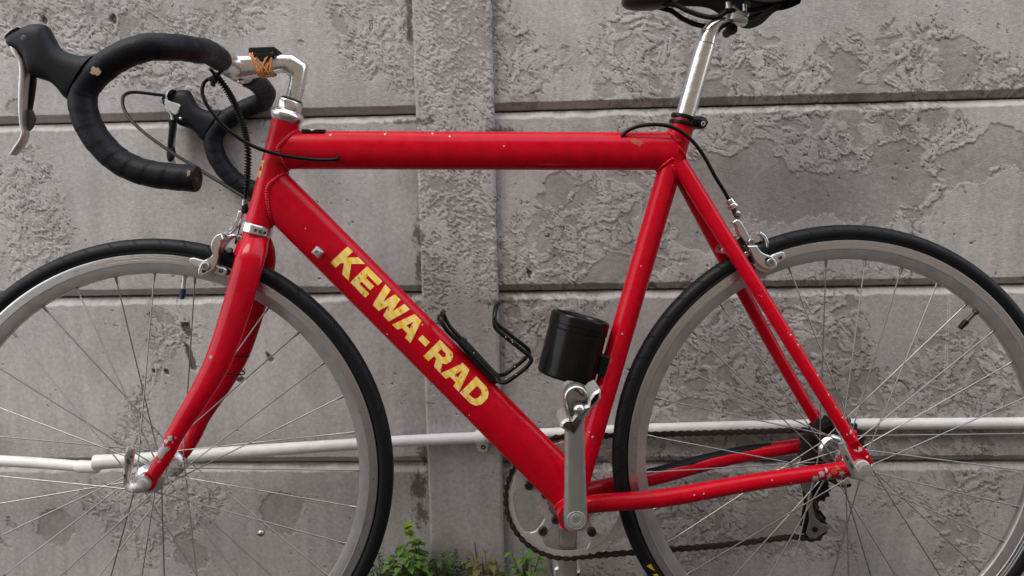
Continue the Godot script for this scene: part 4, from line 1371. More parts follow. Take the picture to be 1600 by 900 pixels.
func build_wheel(called: String, centre: Vector2, first: float, rear: bool) -> void:
	var w := group(called, bike, Transform3D(Basis(), v3(centre)))
	var m := Mesher.new()
	# tyre: a ring with a slightly peaked tread
	var rows := []
	var uvs := []
	var seg := 200
	for i in 25:
		var a := -2.75 + 5.5 * i / 24.0
		var r := 0.3243 + 0.01175 * cos(a)
		var z := 0.0118 * sin(a)
		var ring := PackedVector3Array()
		var tex := PackedVector2Array()
		for j in seg + 1:
			var t := -PI / 2 + TAU * j / seg
			ring.append(Vector3(cos(t) * r, sin(t) * r, z))
			tex.append(Vector2(float(j) / seg * 60.0, i / 24.0))
		rows.append(ring)
		uvs.append(tex)
	m.grid(rows, false, true, uvs)
	var tyre := obj("tyre", m, M.tyre, w)
	# rim: lathe of a box section that narrows inwards
	for part in 2:
		m = Mesher.new()
		if part == 0:
			var prof := []
			for s in [1, -1]:
				var e := [Vector2(0.2862, 0.0), Vector2(0.2864, 0.0035), Vector2(0.288, 0.0062), Vector2(0.2945, 0.0082), Vector2(0.3015, 0.0093)]
				if s < 0:
					e.reverse()
				for q in e:
					prof.append(Vector2(q.x, q.y * s))
			lathe(m, Vector3.ZERO, Vector3.FORWARD, prof.slice(5) + [] , 160)
			lathe(m, Vector3.ZERO, Vector3.FORWARD, prof.slice(0, 5).map(func(q): return Vector2(q.x, q.y)), 160)
			obj("rim", m, M.rim, w)
		else:
			for s in [1, -1]:
				var q := [Vector2(0.3015, 0.0093), Vector2(0.3019, 0.0100), Vector2(0.3060, 0.0100), Vector2(0.3062, 0.0097), Vector2(0.3068, 0.0097), Vector2(0.3070, 0.0100), Vector2(0.3100, 0.0100), Vector2(0.3102, 0.0097), Vector2(0.3108, 0.0097), Vector2(0.3110, 0.0100), Vector2(0.3128, 0.0100), Vector2(0.3140, 0.0096), Vector2(0.3146, 0.0080), Vector2(0.3140, 0.0060), Vector2(0.3080, 0.0055)]
				lathe(m, Vector3.ZERO, Vector3(0, 0, s), q, 160)
			obj("brake_track", m, M.track, w)
	# hub
	var near := 0.036 if not rear else 0.037
	var far := 0.036 if not rear else 0.021
	m = Mesher.new()
	var fr := 0.0205 if not rear else 0.0225
	lathe(m, Vector3(0, 0, -far), Vector3.BACK, [Vector2(0.008, -0.0115), Vector2(0.0135, -0.0105), Vector2(0.0145, -0.004), Vector2(fr, -0.002), Vector2(fr + 0.0005, 0), Vector2(fr, 0.002), Vector2(0.0185 if rear else 0.0165, 0.006), Vector2(0.0178 if rear else 0.0135, 0.013), Vector2(0.0175 if rear else 0.0125, (near + far) * 0.5), Vector2(0.0178 if rear else 0.0135, near + far - 0.013), Vector2(0.0185 if rear else 0.0165, near + far - 0.006), Vector2(fr, near + far - 0.002), Vector2(fr + 0.0005, near + far), Vector2(fr, near + far + 0.002), Vector2(0.0145, near + far + 0.004), Vector2(0.0135, near + far + 0.0105), Vector2(0.008, near + far + 0.0115)], 36)
	var hub := obj("hub", m, M.polished, w)
	m = Mesher.new()
	var end := 0.049 if not rear else 0.063
	rod(m, Vector3(0, 0, -end), Vector3(0, 0, end), 0.0048, 14)
	for s in [1, -1]:
		lathe(m, Vector3(0, 0, s * (0.0458 if not rear else 0.047)), Vector3(0, 0, s), [Vector2(0.0105, 0), Vector2(0.0105, 0.0035), Vector2(0.009, 0.0045), Vector2(0.0082, 0.0115 if rear else 0.0032), Vector2(0.004, 0.012 if rear else 0.0034)], 14)
	obj("axle", m, M.alloy, hub)
	# spokes, crossed three times; one mesh for all
	var hole_r := fr - 0.0025
	var nip_r := 0.2868
	var sp: Mesh = null
	var count := 0
	for k in 32:
		var side := 1 if k % 2 == 0 else -1
		var lead := 1 if posmod(k, 4) < 2 else -1
		var ta := deg_to_rad(first + 11.25 * k)
		var ha := ta + lead * deg_to_rad(67.5 + (0.0 if side > 0 else 5.0))
		var p := Vector3(cos(ta) * nip_r, sin(ta) * nip_r, side * 0.0012)
		var outer := 0.0022 if lead > 0 else -0.0022
		var q := Vector3(cos(ha) * hole_r, sin(ha) * hole_r, side * ((near if side > 0 else far) + outer))
		if sp == null:
			var ms := Mesher.new()
			tube(ms, [Vector3.ZERO, Vector3(0, 1, 0)], 0.00098, 7, false)
			sp = ms.done()
		var dir := q - p
		var y := dir.normalized()
		var x := y.cross(Vector3.BACK).normalized()
		var o := put("spoke", sp, M.spoke, w)
		o.transform = Transform3D(Basis(x, dir, x.cross(y)), p)
		var ms2 := Mesher.new()
		lathe(ms2, p - y * 0.001, y, [Vector2(0.0024, 0), Vector2(0.0021, 0.003), Vector2(0.0017, 0.0105), Vector2(0.001, 0.0115)], 9)
		obj("nipple", ms2, M.nipple, w)
		count += 1
	# valve
	var va := deg_to_rad(first + (-6.0 if not rear else 0.0))
	if rear:
		va = atan2(Vector2(0.6832, 0.5296).y - centre.y, Vector2(0.6832, 0.5296).x - centre.x)
	else:
		va = atan2(Vector2(-0.449, 0.6089).y - centre.y, Vector2(-0.449, 0.6089).x - centre.x)
	var inward := Vector3(-cos(va), -sin(va), 0)
	var vp := -inward * 0.2865
	var valve := group("valve", w)
	m = Mesher.new()
	lathe(m, vp, inward, [Vector2(0.0045, -0.0005), Vector2(0.0045, 0.0025), Vector2(0.003, 0.0035), Vector2(0.003, 0.019)], 14)
	obj("valve_stem", m, M.dark_steel if rear else M.alloy, valve)
	m = Mesher.new()
	lathe(m, vp, inward, [Vector2(0.003, 0.0185), Vector2(0.0043, 0.0195), Vector2(0.0043, 0.026), Vector2(0.0034, 0.0335), Vector2(0, 0.0345)], 14)
	obj("valve_cap", m, M.matte if rear else M.blue, valve)
	if not rear:  # a small magnet on a spoke
		m = Mesher.new()
		ball(m, v3(Vector2(-0.351, 0.2459) - centre, 0.016), Vector3(0.0055, 0.0055, 0.005), 12, 8)
		obj("spoke_magnet", m, M.steel, w)
	if rear:  # yellow marks printed on the side of the tyre
		m = Mesher.new()
		for tri_ in [[Vector2(0.2071, 0.1781), Vector2(0.2137, 0.1813), Vector2(0.2151, 0.1779), Vector2(0.2198, 0.17), Vector2(0.2127, 0.1741)], [Vector2(0.2165, 0.1653), Vector2(0.2231, 0.166), Vector2(0.2249, 0.1621), Vector2(0.2287, 0.1561), Vector2(0.2211, 0.1593)], [Vector2(0.2353, 0.1413), Vector2(0.2419, 0.1441), Vector2(0.2485, 0.1331)]]:
			var poly := []
			for p in tri_:
				poly.append(p - centre)
			stamp(m, [poly], null, func(p: Vector2) -> Vector3:
				var dr := p.length() - 0.3243
				return Vector3(p.x, p.y, 0.0118 * sqrt(maxf(0.05, 1.0 - dr * dr / 0.000138)) + 0.0003), 0.003)
		obj("tyre_mark", m, M.yellow, tyre)


func build_skewers() -> void:
	# front quick release
	var q := group("front_quick_release", bike)
	var c := Vector2(-WHEEL.x, WHEEL.y)
	var m := Mesher.new()
	lathe(m, v3(c, 0.0535), Vector3.BACK, [Vector2(0.0105, 0), Vector2(0.0108, 0.001), Vector2(0.0108, 0.0085), Vector2(0.0095, 0.0095), Vector2(0.0078, 0.0105), Vector2(0.0078, 0.0185), Vector2(0.0068, 0.0225), Vector2(0.004, 0.0245), Vector2(0, 0.0248)], 22)
	obj("cam_housing", m, M.cast, q)
	m = Mesher.new()
	loft(m, catmull([Vector2(-0.5038, 0.3941), Vector2(-0.5083, 0.3836), Vector2(-0.5107, 0.3712), Vector2(-0.5132, 0.358), Vector2(-0.517, 0.343), Vector2(-0.518, 0.3341), Vector2(-0.5135, 0.3286), Vector2(-0.505, 0.3266)], 3), catmull([Vector2(-0.4969, 0.3944), Vector2(-0.495, 0.3903), Vector2(-0.4977, 0.3798), Vector2(-0.5023, 0.3675), Vector2(-0.5073, 0.3552), Vector2(-0.5091, 0.3463), Vector2(-0.5067, 0.3418), Vector2(-0.5, 0.3389)], 3), [0.0035, 0.0045, 0.0045, 0.0042, 0.004, 0.004, 0.005, 0.006], [0.078, 0.077, 0.074, 0.070, 0.066, 0.064, 0.064, 0.066], 16, 0.7)
	var lev := obj("lever", m, M.alloy, q)
	m = Mesher.new()
	for k in [[Vector2(-0.5002, 0.3834), 0.010], [Vector2(-0.5038, 0.3738), 0.008], [Vector2(-0.5126, 0.3521), 0.005]]:
		m.xf = Transform3D(Basis(Vector3.BACK, 0.32), v3(k[0], 0.079 if k[1] > 0.006 else 0.0725))
		plate(m, [Vector2(-0.0016, -k[1] * 0.5), Vector2(0.0012, -k[1] * 0.5), Vector2(0.0016, k[1] * 0.5), Vector2(-0.001, k[1] * 0.5)], -0.001, 0.0003, 0.0001)
	m.xf = Transform3D()
	obj("worn_print", m, M.dark_steel, lev)
	m = Mesher.new()
	lathe(m, v3(c, -0.0535), Vector3.FORWARD, [Vector2(0.0105, 0), Vector2(0.0105, 0.009), Vector2(0.008, 0.013), Vector2(0, 0.0135)], 8)
	obj("skewer_nut", m, M.cast, q)
	# rear
	q = group("rear_quick_release", bike)
	c = WHEEL
	m = Mesher.new()
	lathe(m, v3(c, 0.0655), Vector3.BACK, [Vector2(0.0112, 0), Vector2(0.0115, 0.001), Vector2(0.0115, 0.0075), Vector2(0.0102, 0.0085), Vector2(0.0098, 0.0150), Vector2(0.0088, 0.0185), Vector2(0, 0.0192)], 22)
	obj("cam_housing", m, M.cast, q)
	m = Mesher.new()
	loft(m, catmull([Vector2(0.4548, 0.3757), Vector2(0.4594, 0.3612), Vector2(0.4667, 0.3467), Vector2(0.4749, 0.3339), Vector2(0.4821, 0.3238), Vector2(0.4929, 0.3199)], 3), catmull([Vector2(0.4619, 0.3782), Vector2(0.4682, 0.3664), Vector2(0.4764, 0.3527), Vector2(0.4837, 0.3399), Vector2(0.4891, 0.3348), Vector2(0.4963, 0.3324)], 3), [0.0035, 0.0045, 0.0045, 0.0042, 0.005, 0.006], [0.088, 0.086, 0.082, 0.079, 0.077, 0.077], 16, 0.7)
	lev = obj("lever", m, M.alloy, q)
	m = Mesher.new()
	for k in [Vector2(0.4606, 0.3656), Vector2(0.466, 0.3566), Vector2(0.4732, 0.3448)]:
		m.xf = Transform3D(Basis(Vector3.BACK, 0.55), v3(k, 0.0893 - 0.0035 * clampf((k.x - 0.47) / 0.02, 0.0, 1.5)))
		plate(m, [Vector2(-0.0014, -0.004), Vector2(0.0012, -0.004), Vector2(0.0014, 0.004), Vector2(-0.001, 0.004)], -0.001, 0.0003, 0.0001)
	m.xf = Transform3D()
	obj("worn_print", m, M.dark_steel, lev)
	m = Mesher.new()
	lathe(m, v3(c, -0.0655), Vector3.FORWARD, [Vector2(0.0105, 0), Vector2(0.0105, 0.009), Vector2(0.008, 0.013), Vector2(0, 0.0135)], 8)
	obj("skewer_nut", m, M.cast, q)


func caliper_pad(parent: Node, outline: Array, bolts: Array, z: float) -> void:
	for s in [1, -1]:
		var m := Mesher.new()
		plate(m, outline, s * z if s > 0 else -z - 0.0065, s * z + 0.0065 if s > 0 else -z, 0.0014)
		var pad := obj("brake_pad", m, M.alloy, parent)
		m = Mesher.new()
		plate(m, outline.map(func(q): return q), (0.0104 if s > 0 else -z - 0.0002), (z + 0.0002 if s > 0 else -0.0104), 0.001)
		obj("pad_rubber", m, M.rubber, pad)
		if s > 0:
			m = Mesher.new()
			bolt(m, v3(bolts[0], z + 0.0063), Vector3.BACK, 0.0029, 0.0022)
			obj("pad_screw", m, M.dark_steel, pad)


func build_brakes() -> void:
	var br := group("front_brake", bike)
	var m := Mesher.new()
	# C-arm that reaches down to the near pad
	forged(m, catmull([Vector2(-0.3833, 0.6781), Vector2(-0.3911, 0.6751), Vector2(-0.3966, 0.6681), Vector2(-0.3994, 0.6592), Vector2(-0.398, 0.6515), Vector2(-0.398, 0.6474), Vector2(-0.4029, 0.6432), Vector2(-0.41, 0.6402), Vector2(-0.4148, 0.6345), Vector2(-0.4184, 0.6262), Vector2(-0.4187, 0.6208)], 3), catmull([Vector2(-0.3806, 0.6691), Vector2(-0.3833, 0.6653), Vector2(-0.3842, 0.6608), Vector2(-0.3866, 0.6545), Vector2(-0.3882, 0.6494), Vector2(-0.3888, 0.6423), Vector2(-0.3912, 0.634), Vector2(-0.3954, 0.627), Vector2(-0.4013, 0.6226), Vector2(-0.4092, 0.6193), Vector2(-0.4162, 0.6181)], 3), 0.0145, 0.0285, 0.0028)
	obj("caliper_arm", m, M.satin, br)
	# slim arm up to the cable
	m = Mesher.new()
	forged(m, catmull([Vector2(-0.3669, 0.7094), Vector2(-0.3691, 0.7039), Vector2(-0.3709, 0.6981), Vector2(-0.3749, 0.6903), Vector2(-0.3825, 0.682), Vector2(-0.3912, 0.6776), Vector2(-0.3939, 0.6743)], 3), catmull([Vector2(-0.3621, 0.708), Vector2(-0.3611, 0.7031), Vector2(-0.3629, 0.6966), Vector2(-0.3672, 0.6882), Vector2(-0.3741, 0.6805), Vector2(-0.3822, 0.6741), Vector2(-0.3902, 0.671)], 3), -0.01, 0.003, 0.0025)
	obj("caliper_arm", m, M.satin, br)
	m = Mesher.new()
	forged(m, catmull([Vector2(-0.3665, 0.6751), Vector2(-0.3743, 0.6766), Vector2(-0.3823, 0.6721), Vector2(-0.3891, 0.6664), Vector2(-0.3934, 0.6586), Vector2(-0.3949, 0.6527)], 3), catmull([Vector2(-0.3654, 0.6712), Vector2(-0.3706, 0.6719), Vector2(-0.3773, 0.6668), Vector2(-0.3828, 0.661), Vector2(-0.3858, 0.6532), Vector2(-0.388, 0.648)], 3), 0.002, 0.0155, 0.0028)
	obj("caliper_arm", m, M.satin, br)
	m = Mesher.new()
	lathe(m, v3(Vector2(-0.3628, 0.6687), -0.01), Vector3.BACK, [Vector2(0.0085, 0), Vector2(0.0085, 0.018), Vector2(0.007, 0.0195), Vector2(0, 0.0195)], 18)
	rod(m, v3(Vector2(-0.3735, 0.6656)), v3(Vector2(-0.3468, 0.6569)), 0.0042, 12)
	obj("brake_bolt", m, M.dark_steel, br)
	m = Mesher.new()
	plate(m, [Vector2(-0.4038, 0.6376), Vector2(-0.4009, 0.6356), Vector2(-0.4003, 0.6324), Vector2(-0.4028, 0.6284), Vector2(-0.4075, 0.6236), Vector2(-0.4107, 0.6226), Vector2(-0.4126, 0.6243), Vector2(-0.4117, 0.6275), Vector2(-0.4094, 0.6326), Vector2(-0.4068, 0.6364)], 0.0270, 0.0288, 0.0004)
	obj("bolt_slot", m, M.matte, br)
	m = Mesher.new()
	bolt(m, v3(Vector2(-0.3825, 0.6727), 0.006), Vector3.BACK, 0.0042, 0.010)
	bolt(m, v3(Vector2(-0.3621, 0.6697), 0.008), Vector3.BACK, 0.004, 0.010)
	bolt(m, v3(Vector2(-0.4059, 0.632), 0.0285), Vector3.BACK, 0.0058, 0.0045, 0.45)
	lathe(m, v3(Vector2(-0.3773, 0.6535), 0.010), Vector3.BACK, [Vector2(0.0036, 0), Vector2(0.0036, 0.008), Vector2(0, 0.0085)], 12)
	rod(m, Vector3(-0.3594, 0.7243, -0.005), Vector3(-0.3604, 0.7116, -0.005), 0.0038, 14)
	obj("caliper_bolts", m, M.steel, br)
	m = Mesher.new()
	tube(m, [Vector3(-0.3605, 0.7171, -0.006), Vector3(-0.3657, 0.6945, -0.005), Vector3(-0.3719, 0.6701, -0.004)], 0.0009, 6)
	loft(m, [Vector2(-0.3636, 0.7152), Vector2(-0.3643, 0.7098), Vector2(-0.3636, 0.7052)], [Vector2(-0.3558, 0.7186), Vector2(-0.3543, 0.7114), Vector2(-0.3555, 0.7042)], [0.004, 0.005, 0.004], -0.004, 12, 0.8)
	obj("cable_anchor", m, M.matte, br)
	caliper_pad(br, [Vector2(-0.4319, 0.641), Vector2(-0.4302, 0.6435), Vector2(-0.4253, 0.6441), Vector2(-0.4127, 0.6402), Vector2(-0.3963, 0.6325), Vector2(-0.3836, 0.6292), Vector2(-0.3806, 0.6263), Vector2(-0.3804, 0.6218), Vector2(-0.3829, 0.6183), Vector2(-0.388, 0.6176), Vector2(-0.3956, 0.6208), Vector2(-0.4069, 0.6269), Vector2(-0.4234, 0.6317), Vector2(-0.4311, 0.6358)], [Vector2(-0.3882, 0.6251)], 0.0155)

	br = group("rear_brake", bike)
	m = Mesher.new()
	forged(m, catmull([Vector2(0.338, 0.6836), Vector2(0.3452, 0.6799), Vector2(0.3503, 0.6717), Vector2(0.3555, 0.6628), Vector2(0.3586, 0.6561), Vector2(0.3627, 0.6522)], 3), catmull([Vector2(0.3318, 0.6787), Vector2(0.337, 0.6731), Vector2(0.3403, 0.6631), Vector2(0.3466, 0.6541), Vector2(0.3515, 0.6474), Vector2(0.356, 0.644)], 3), 0.002, 0.0145, 0.0025)
	obj("caliper_arm", m, M.satin, br)
	m = Mesher.new()
	forged(m, catmull([Vector2(0.3635, 0.6461), Vector2(0.368, 0.6383), Vector2(0.3747, 0.6337), Vector2(0.3848, 0.6298), Vector2(0.3915, 0.6212), Vector2(0.3922, 0.6146)], 3), catmull([Vector2(0.3498, 0.6453), Vector2(0.3536, 0.6364), Vector2(0.3581, 0.6263), Vector2(0.3659, 0.6169), Vector2(0.3771, 0.6109), Vector2(0.386, 0.6103)], 3), 0.0155, 0.0285, 0.0026)
	obj("caliper_arm", m, M.satin, br)
	m = Mesher.new()
	loft(m, catmull([Vector2(0.3399, 0.6585), Vector2(0.3467, 0.6561), Vector2(0.3558, 0.6458), Vector2(0.3627, 0.6321), Vector2(0.3673, 0.6207)], 3), catmull([Vector2(0.3388, 0.6461), Vector2(0.3445, 0.6415), Vector2(0.3491, 0.6324), Vector2(0.3559, 0.6221), Vector2(0.3628, 0.614)], 3), [0.010, 0.010, 0.010, 0.009, 0.007], -0.002, 16, 0.75)
	obj("caliper_body", m, M.dark_steel, br)
	m = Mesher.new()
	for k in 5:
		lathe(m, v3(Vector2(0.3463, 0.6505), -0.006 + 0.004 * k), Vector3.BACK, [Vector2(0.0072, 0), Vector2(0.0086, 0.0012), Vector2(0.0086, 0.0022), Vector2(0.0072, 0.0033)], 18)
	rod(m, v3(Vector2(0.342, 0.6504)), v3(Vector2(0.316, 0.6417)), 0.004, 12)
	obj("return_spring", m, M.dark_steel, br)
	m = Mesher.new()
	plate(m, [Vector2(0.3738, 0.6273), Vector2(0.3778, 0.6287), Vector2(0.3844, 0.6271), Vector2(0.3878, 0.6215), Vector2(0.3845, 0.616), Vector2(0.3778, 0.6168), Vector2(0.3747, 0.6206)], 0.0270, 0.0288, 0.0004)
	obj("bolt_slot", m, M.matte, br)
	m = Mesher.new()
	bolt(m, v3(Vector2(0.3575, 0.6495), 0.016), Vector3.BACK, 0.0052, 0.006)
	bolt(m, v3(Vector2(0.3811, 0.6213), 0.0285), Vector3.BACK, 0.0056, 0.0045, 0.45)
	bolt(m, v3(Vector2(0.3505, 0.6333), 0.018), Vector3.BACK, 0.0038, 0.005, 0.4)
	ball(m, v3(Vector2(0.3412, 0.6912), 0.006), Vector3(0.0065, 0.0058, 0.0065))
	obj("caliper_bolts", m, M.steel, br)
	m = Mesher.new()
	lathe(m, v3(Vector2(0.3694, 0.6569), -0.006), Vector3.BACK, [Vector2(0.009, 0), Vector2(0.0095, 0.002), Vector2(0.0095, 0.010), Vector2(0.008, 0.012), Vector2(0, 0.0122)], 20)
	tube(m, catmull([Vector3(0.3723, 0.6635, 0.008), Vector3(0.3791, 0.6578, 0.008), Vector3(0.3833, 0.6487, 0.007), Vector3(0.3833, 0.6386, 0.006)], 4), [Vector2(0.0028, 0.005), Vector2(0.0032, 0.006), Vector2(0.0036, 0.006), Vector2(0.003, 0.005)], 12)
	obj("release_cam", m, M.polished, br)
	m = Mesher.new()
	rod(m, v3(Vector2(0.3288, 0.7111), 0.008), v3(Vector2(0.3351, 0.7016), 0.008), 0.0062, 10)
	rod(m, v3(Vector2(0.3324, 0.7048), 0.008), v3(Vector2(0.336, 0.6994), 0.008), 0.0078, 8)
	obj("barrel_adjuster", m, M.polished, br)
	m = Mesher.new()
	rod(m, v3(Vector2(0.334, 0.7021), 0.008), v3(Vector2(0.343, 0.6841), 0.007), 0.0042, 12)
	obj("cable_boot", m, M.dark_steel, br)
	caliper_pad(br, [Vector2(0.3604, 0.6182), Vector2(0.3705, 0.6214), Vector2(0.3884, 0.6321), Vector2(0.3996, 0.6359), Vector2(0.4045, 0.6345), Vector2(0.4064, 0.6284), Vector2(0.403, 0.6229), Vector2(0.393, 0.6176), Vector2(0.3841, 0.6077), Vector2(0.3773, 0.6056), Vector2(0.3661, 0.6103)], [Vector2(0.3978, 0.6277)], 0.0155)


func build_drivetrain() -> void:
	var cs := group("crankset", bike)
	var m := Mesher.new()
	# chainring with teeth, and five curved spider arms
	var teeth := 48
	var outer := []
	var inner := []
	for i in teeth * 4:
		var a := TAU * i / (teeth * 4.0)
		var r: float = [0.0985, 0.0985, 0.0938, 0.0938][i % 4]
		outer.append(BB + Vector2.from_angle(a) * r)
		inner.append(BB + Vector2.from_angle(a) * 0.0840)
	band(m, outer, inner, -0.0470, -0.0440)
	obj("chainring", m, M.ring, cs)
	m = Mesher.new()
	lathe(m, v3(BB, -0.049), Vector3.BACK, [Vector2(0.009, 0), Vector2(0.031, 0), Vector2(0.033, 0.0012), Vector2(0.033, 0.0048), Vector2(0.031, 0.006), Vector2(0.009, 0.006)], 40)
	for k in 5:
		var a := deg_to_rad(159.5 - 72.0 * k)
		var u := Vector2.from_angle(a)
		var w := Vector2(-u.y, u.x)
		var poly := []
		for q in [[0.026, -0.017], [0.040, -0.0105], [0.054, -0.0075], [0.063, -0.0072], [0.071, -0.008], [0.078, -0.013], [0.0835, -0.024], [0.0875, -0.012], [0.0880, 0.0], [0.0875, 0.012], [0.0835, 0.024], [0.078, 0.013], [0.071, 0.008], [0.063, 0.0072], [0.054, 0.0075], [0.040, 0.0105], [0.026, 0.017]]:
			poly.append(BB + u * q[0] + w * q[1])
		plate(m, poly, -0.0482, -0.0432 + 0.0001 * k, 0.0008)
	obj("spider", m, M.ring, cs)
	# small inner ring on its own bolts
	m = Mesher.new()
	var o2 := []
	var i2 := []
	for i in 30 * 4:
		var a := TAU * i / (30 * 4.0)
		o2.append(BB + Vector2.from_angle(a) * [0.0470, 0.0470, 0.0435, 0.0435][i % 4])
		i2.append(BB + Vector2.from_angle(a) * 0.0330)
	band(m, o2, i2, -0.0380, -0.0355)
	obj("inner_chainring", m, M.ring, cs)
	for k in 5:
		var u := Vector2.from_angle(deg_to_rad(236.0 - 72.0 * k))
		m = Mesher.new()
		lathe(m, v3(BB + u * 0.0360, -0.0356), Vector3.BACK, [Vector2(0.0068, 0), Vector2(0.0068, 0.0040), Vector2(0.0060, 0.0046), Vector2(0.0042, 0.0046), Vector2(0.0040, 0.0015), Vector2(0, 0.0015)], 20)
		obj("chainring_bolt", m, M.dark_steel, cs)
	for k in 5:
		var u := Vector2.from_angle(deg_to_rad(159.5 - 72.0 * k))
		m = Mesher.new()
		lathe(m, v3(BB + u * 0.0635, -0.043), Vector3.BACK, [Vector2(0.0072, 0), Vector2(0.0072, 0.0045), Vector2(0.0064, 0.0052), Vector2(0.0045, 0.0052), Vector2(0.0042, 0.0020), Vector2(0, 0.0020)], 20)
		obj("chainring_bolt", m, M.dark_steel, cs)
	# arms: near one up, far one down
	var tip: Vector2 = Vector2(0.0984, 0.445)
	m = Mesher.new()
	var foot: Vector2 = Vector2(0.0989, 0.2727)
	var u2 := (tip - foot).normalized()
	var w2 := Vector2(u2.y, -u2.x)
	var hw := [0.0125, 0.0158, 0.0165, 0.0166, 0.0158, 0.0148, 0.0140, 0.0137, 0.0138, 0.0125, 0.006]
	var hs := [-0.0165, -0.0115, -0.004, 0.006, 0.03, 0.06, 0.10, 0.14, 0.166, 0.178, 0.183]
	var la := []
	var lb := []
	for i in hw.size():
		la.append(foot + u2 * hs[i] - w2 * hw[i])
		lb.append(foot + u2 * hs[i] + w2 * hw[i])
	loft(m, la, lb, [0.009, 0.0105, 0.0108, 0.0108, 0.0098, 0.009, 0.008, 0.0078, 0.0078, 0.007, 0.004], [0.060, 0.060, 0.060, 0.060, 0.0615, 0.063, 0.065, 0.067, 0.068, 0.068, 0.068], 24, 0.75)
	var arm := obj("crank_arm", m, M.cast_smooth, cs)
	m = Mesher.new()
	lathe(m, v3(foot, 0.0695), Vector3.BACK, [Vector2(0.0135, 0), Vector2(0.0135, 0.0012), Vector2(0.0122, 0.0018), Vector2(0.0118, 0.0008), Vector2(0.0098, 0.0008), Vector2(0.0094, 0.002), Vector2(0.0052, 0.002), Vector2(0.0048, -0.0015), Vector2(0, -0.0015)], 28)
	obj("crank_bolt", m, M.alloy, arm)
	m = Mesher.new()
	la = []
	lb = []
	for i in hw.size():
		la.append(BB - u2 * hs[i] - w2 * hw[i])
		lb.append(BB - u2 * hs[i] + w2 * hw[i])
	loft(m, la, lb, [0.010, 0.0115, 0.0115, 0.0115, 0.0098, 0.009, 0.008, 0.0078, 0.0078, 0.007, 0.004], -0.064, 24, 0.6)
	obj("crank_arm", m, M.cast_smooth, cs)
	# pedals
	for s in [1, -1]:
		var pd := group("pedal", bike)
		var at := tip if s > 0 else BB - u2 * 0.170
		var sh := Vector3(at.x - tip.x, at.y - tip.y, 0.0)
		m = Mesher.new()
		rod(m, v3(at, 0.066 * s), v3(at, 0.098 * s), 0.0062, 16)
		lathe(m, v3(at, 0.098 * s), Vector3(0, 0, s), [Vector2(0.0062, 0), Vector2(0.0105, 0.002), Vector2(0.0115, 0.02), Vector2(0.0115, 0.05), Vector2(0.0095, 0.058), Vector2(0, 0.0595)], 20)
		obj("pedal_axle", m, M.alloy, pd)
		var z0 := 0.100 if s > 0 else -0.165
		var z1 := 0.165 if s > 0 else -0.100
		m = Mesher.new()
		m.xf = Transform3D(Basis(), sh)
		plate(m, [Vector2(0.1213, 0.4751), Vector2(0.1226, 0.471), Vector2(0.1219, 0.4624), Vector2(0.1174, 0.4572), Vector2(0.111, 0.452), Vector2(0.1056, 0.4446), Vector2(0.098, 0.4297), Vector2(0.0898, 0.417), Vector2(0.0851, 0.4187), Vector2(0.0709, 0.4282), Vector2(0.072, 0.4336), Vector2(0.0769, 0.4383), Vector2(0.0853, 0.4386), Vector2(0.0918, 0.446), Vector2(0.0993, 0.4533), Vector2(0.1057, 0.4553), Vector2(0.1069, 0.4628), Vector2(0.1133, 0.4712)], z0, z1, 0.003)
		var body := obj("pedal_body", m, M.cast, pd)
		m = Mesher.new()
		m.xf = Transform3D(Basis(), sh)
		var bail := catmull([Vector3(0.0831, 0.4378, 0.155), Vector3(0.0806, 0.4482, 0.155), Vector3(0.0783, 0.4602, 0.155), Vector3(0.0788, 0.4699, 0.155), Vector3(0.0837, 0.4763, 0.155), Vector3(0.0912, 0.4788, 0.155), Vector3(0.0986, 0.4765, 0.155), Vector3(0.1034, 0.4704, 0.155), Vector3(0.1038, 0.465, 0.155)], 4)
		tube(m, bail if s > 0 else flip_z(bail), [Vector2(0.0026, 0.012), Vector2(0.0030, 0.013), Vector2(0.0034, 0.014), Vector2(0.0034, 0.014), Vector2(0.0028, 0.012)], 14)
		obj("retention_plate", m, M.satin if s > 0 else M.grey, pd)
		m = Mesher.new()
		m.xf = Transform3D(Basis(), sh)
		lathe(m, v3(Vector2(0.0945, 0.4508), z1 - 0.004 if s > 0 else z0 + 0.004), Vector3(0, 0, s), [Vector2(0.0078, 0), Vector2(0.0078, 0.004), Vector2(0.006, 0.008), Vector2(0.003, 0.0098), Vector2(0, 0.010)], 20)
		obj("axle_cap", m, M.polished if s > 0 else M.grey, pd)
		m = Mesher.new()
		m.xf = Transform3D(Basis(), sh)
		plate(m, [Vector2(0.08, 0.472), Vector2(0.0859, 0.4756), Vector2(0.0932, 0.4744), Vector2(0.0995, 0.4678), Vector2(0.1058, 0.4628), Vector2(0.1052, 0.4575), Vector2(0.0962, 0.4555), Vector2(0.0898, 0.4514), Vector2(0.0875, 0.4439), Vector2(0.0838, 0.4408), Vector2(0.0812, 0.4484), Vector2(0.0788, 0.4624)], z0 + 0.004, z1 - 0.012, 0.003)
		obj("binding", m, M.alloy, pd)

	# chain
	var far := Vector3(0, 0, -0.0455)
	var path := []
	var cog: Vector2 = WHEEL
	var pull_low: Vector2 = Vector2(0.4768, 0.2063)
	var pull_up: Vector2 = Vector2(0.4842, 0.2651)
	var pr := 0.0955
	for k in 13:  # round the small cog, from its lower front over the rear to the top
		path.append(cog + Vector2.from_angle(deg_to_rad(-110.0 + 205.0 * k / 12.0)) * 0.0235)
	for k in 28:
		path.append(BB + Vector2.from_angle(deg_to_rad(82.0 + 198.0 * k / 27.0)) * pr)
	path.append_array([Vector2(0.2083, 0.1747), Vector2(0.3275, 0.1808), Vector2(0.4471, 0.1922)])
	for k in 7:
		path.append(pull_low + Vector2.from_angle(deg_to_rad(-95.0 + 185.0 * k / 6.0)) * 0.019)
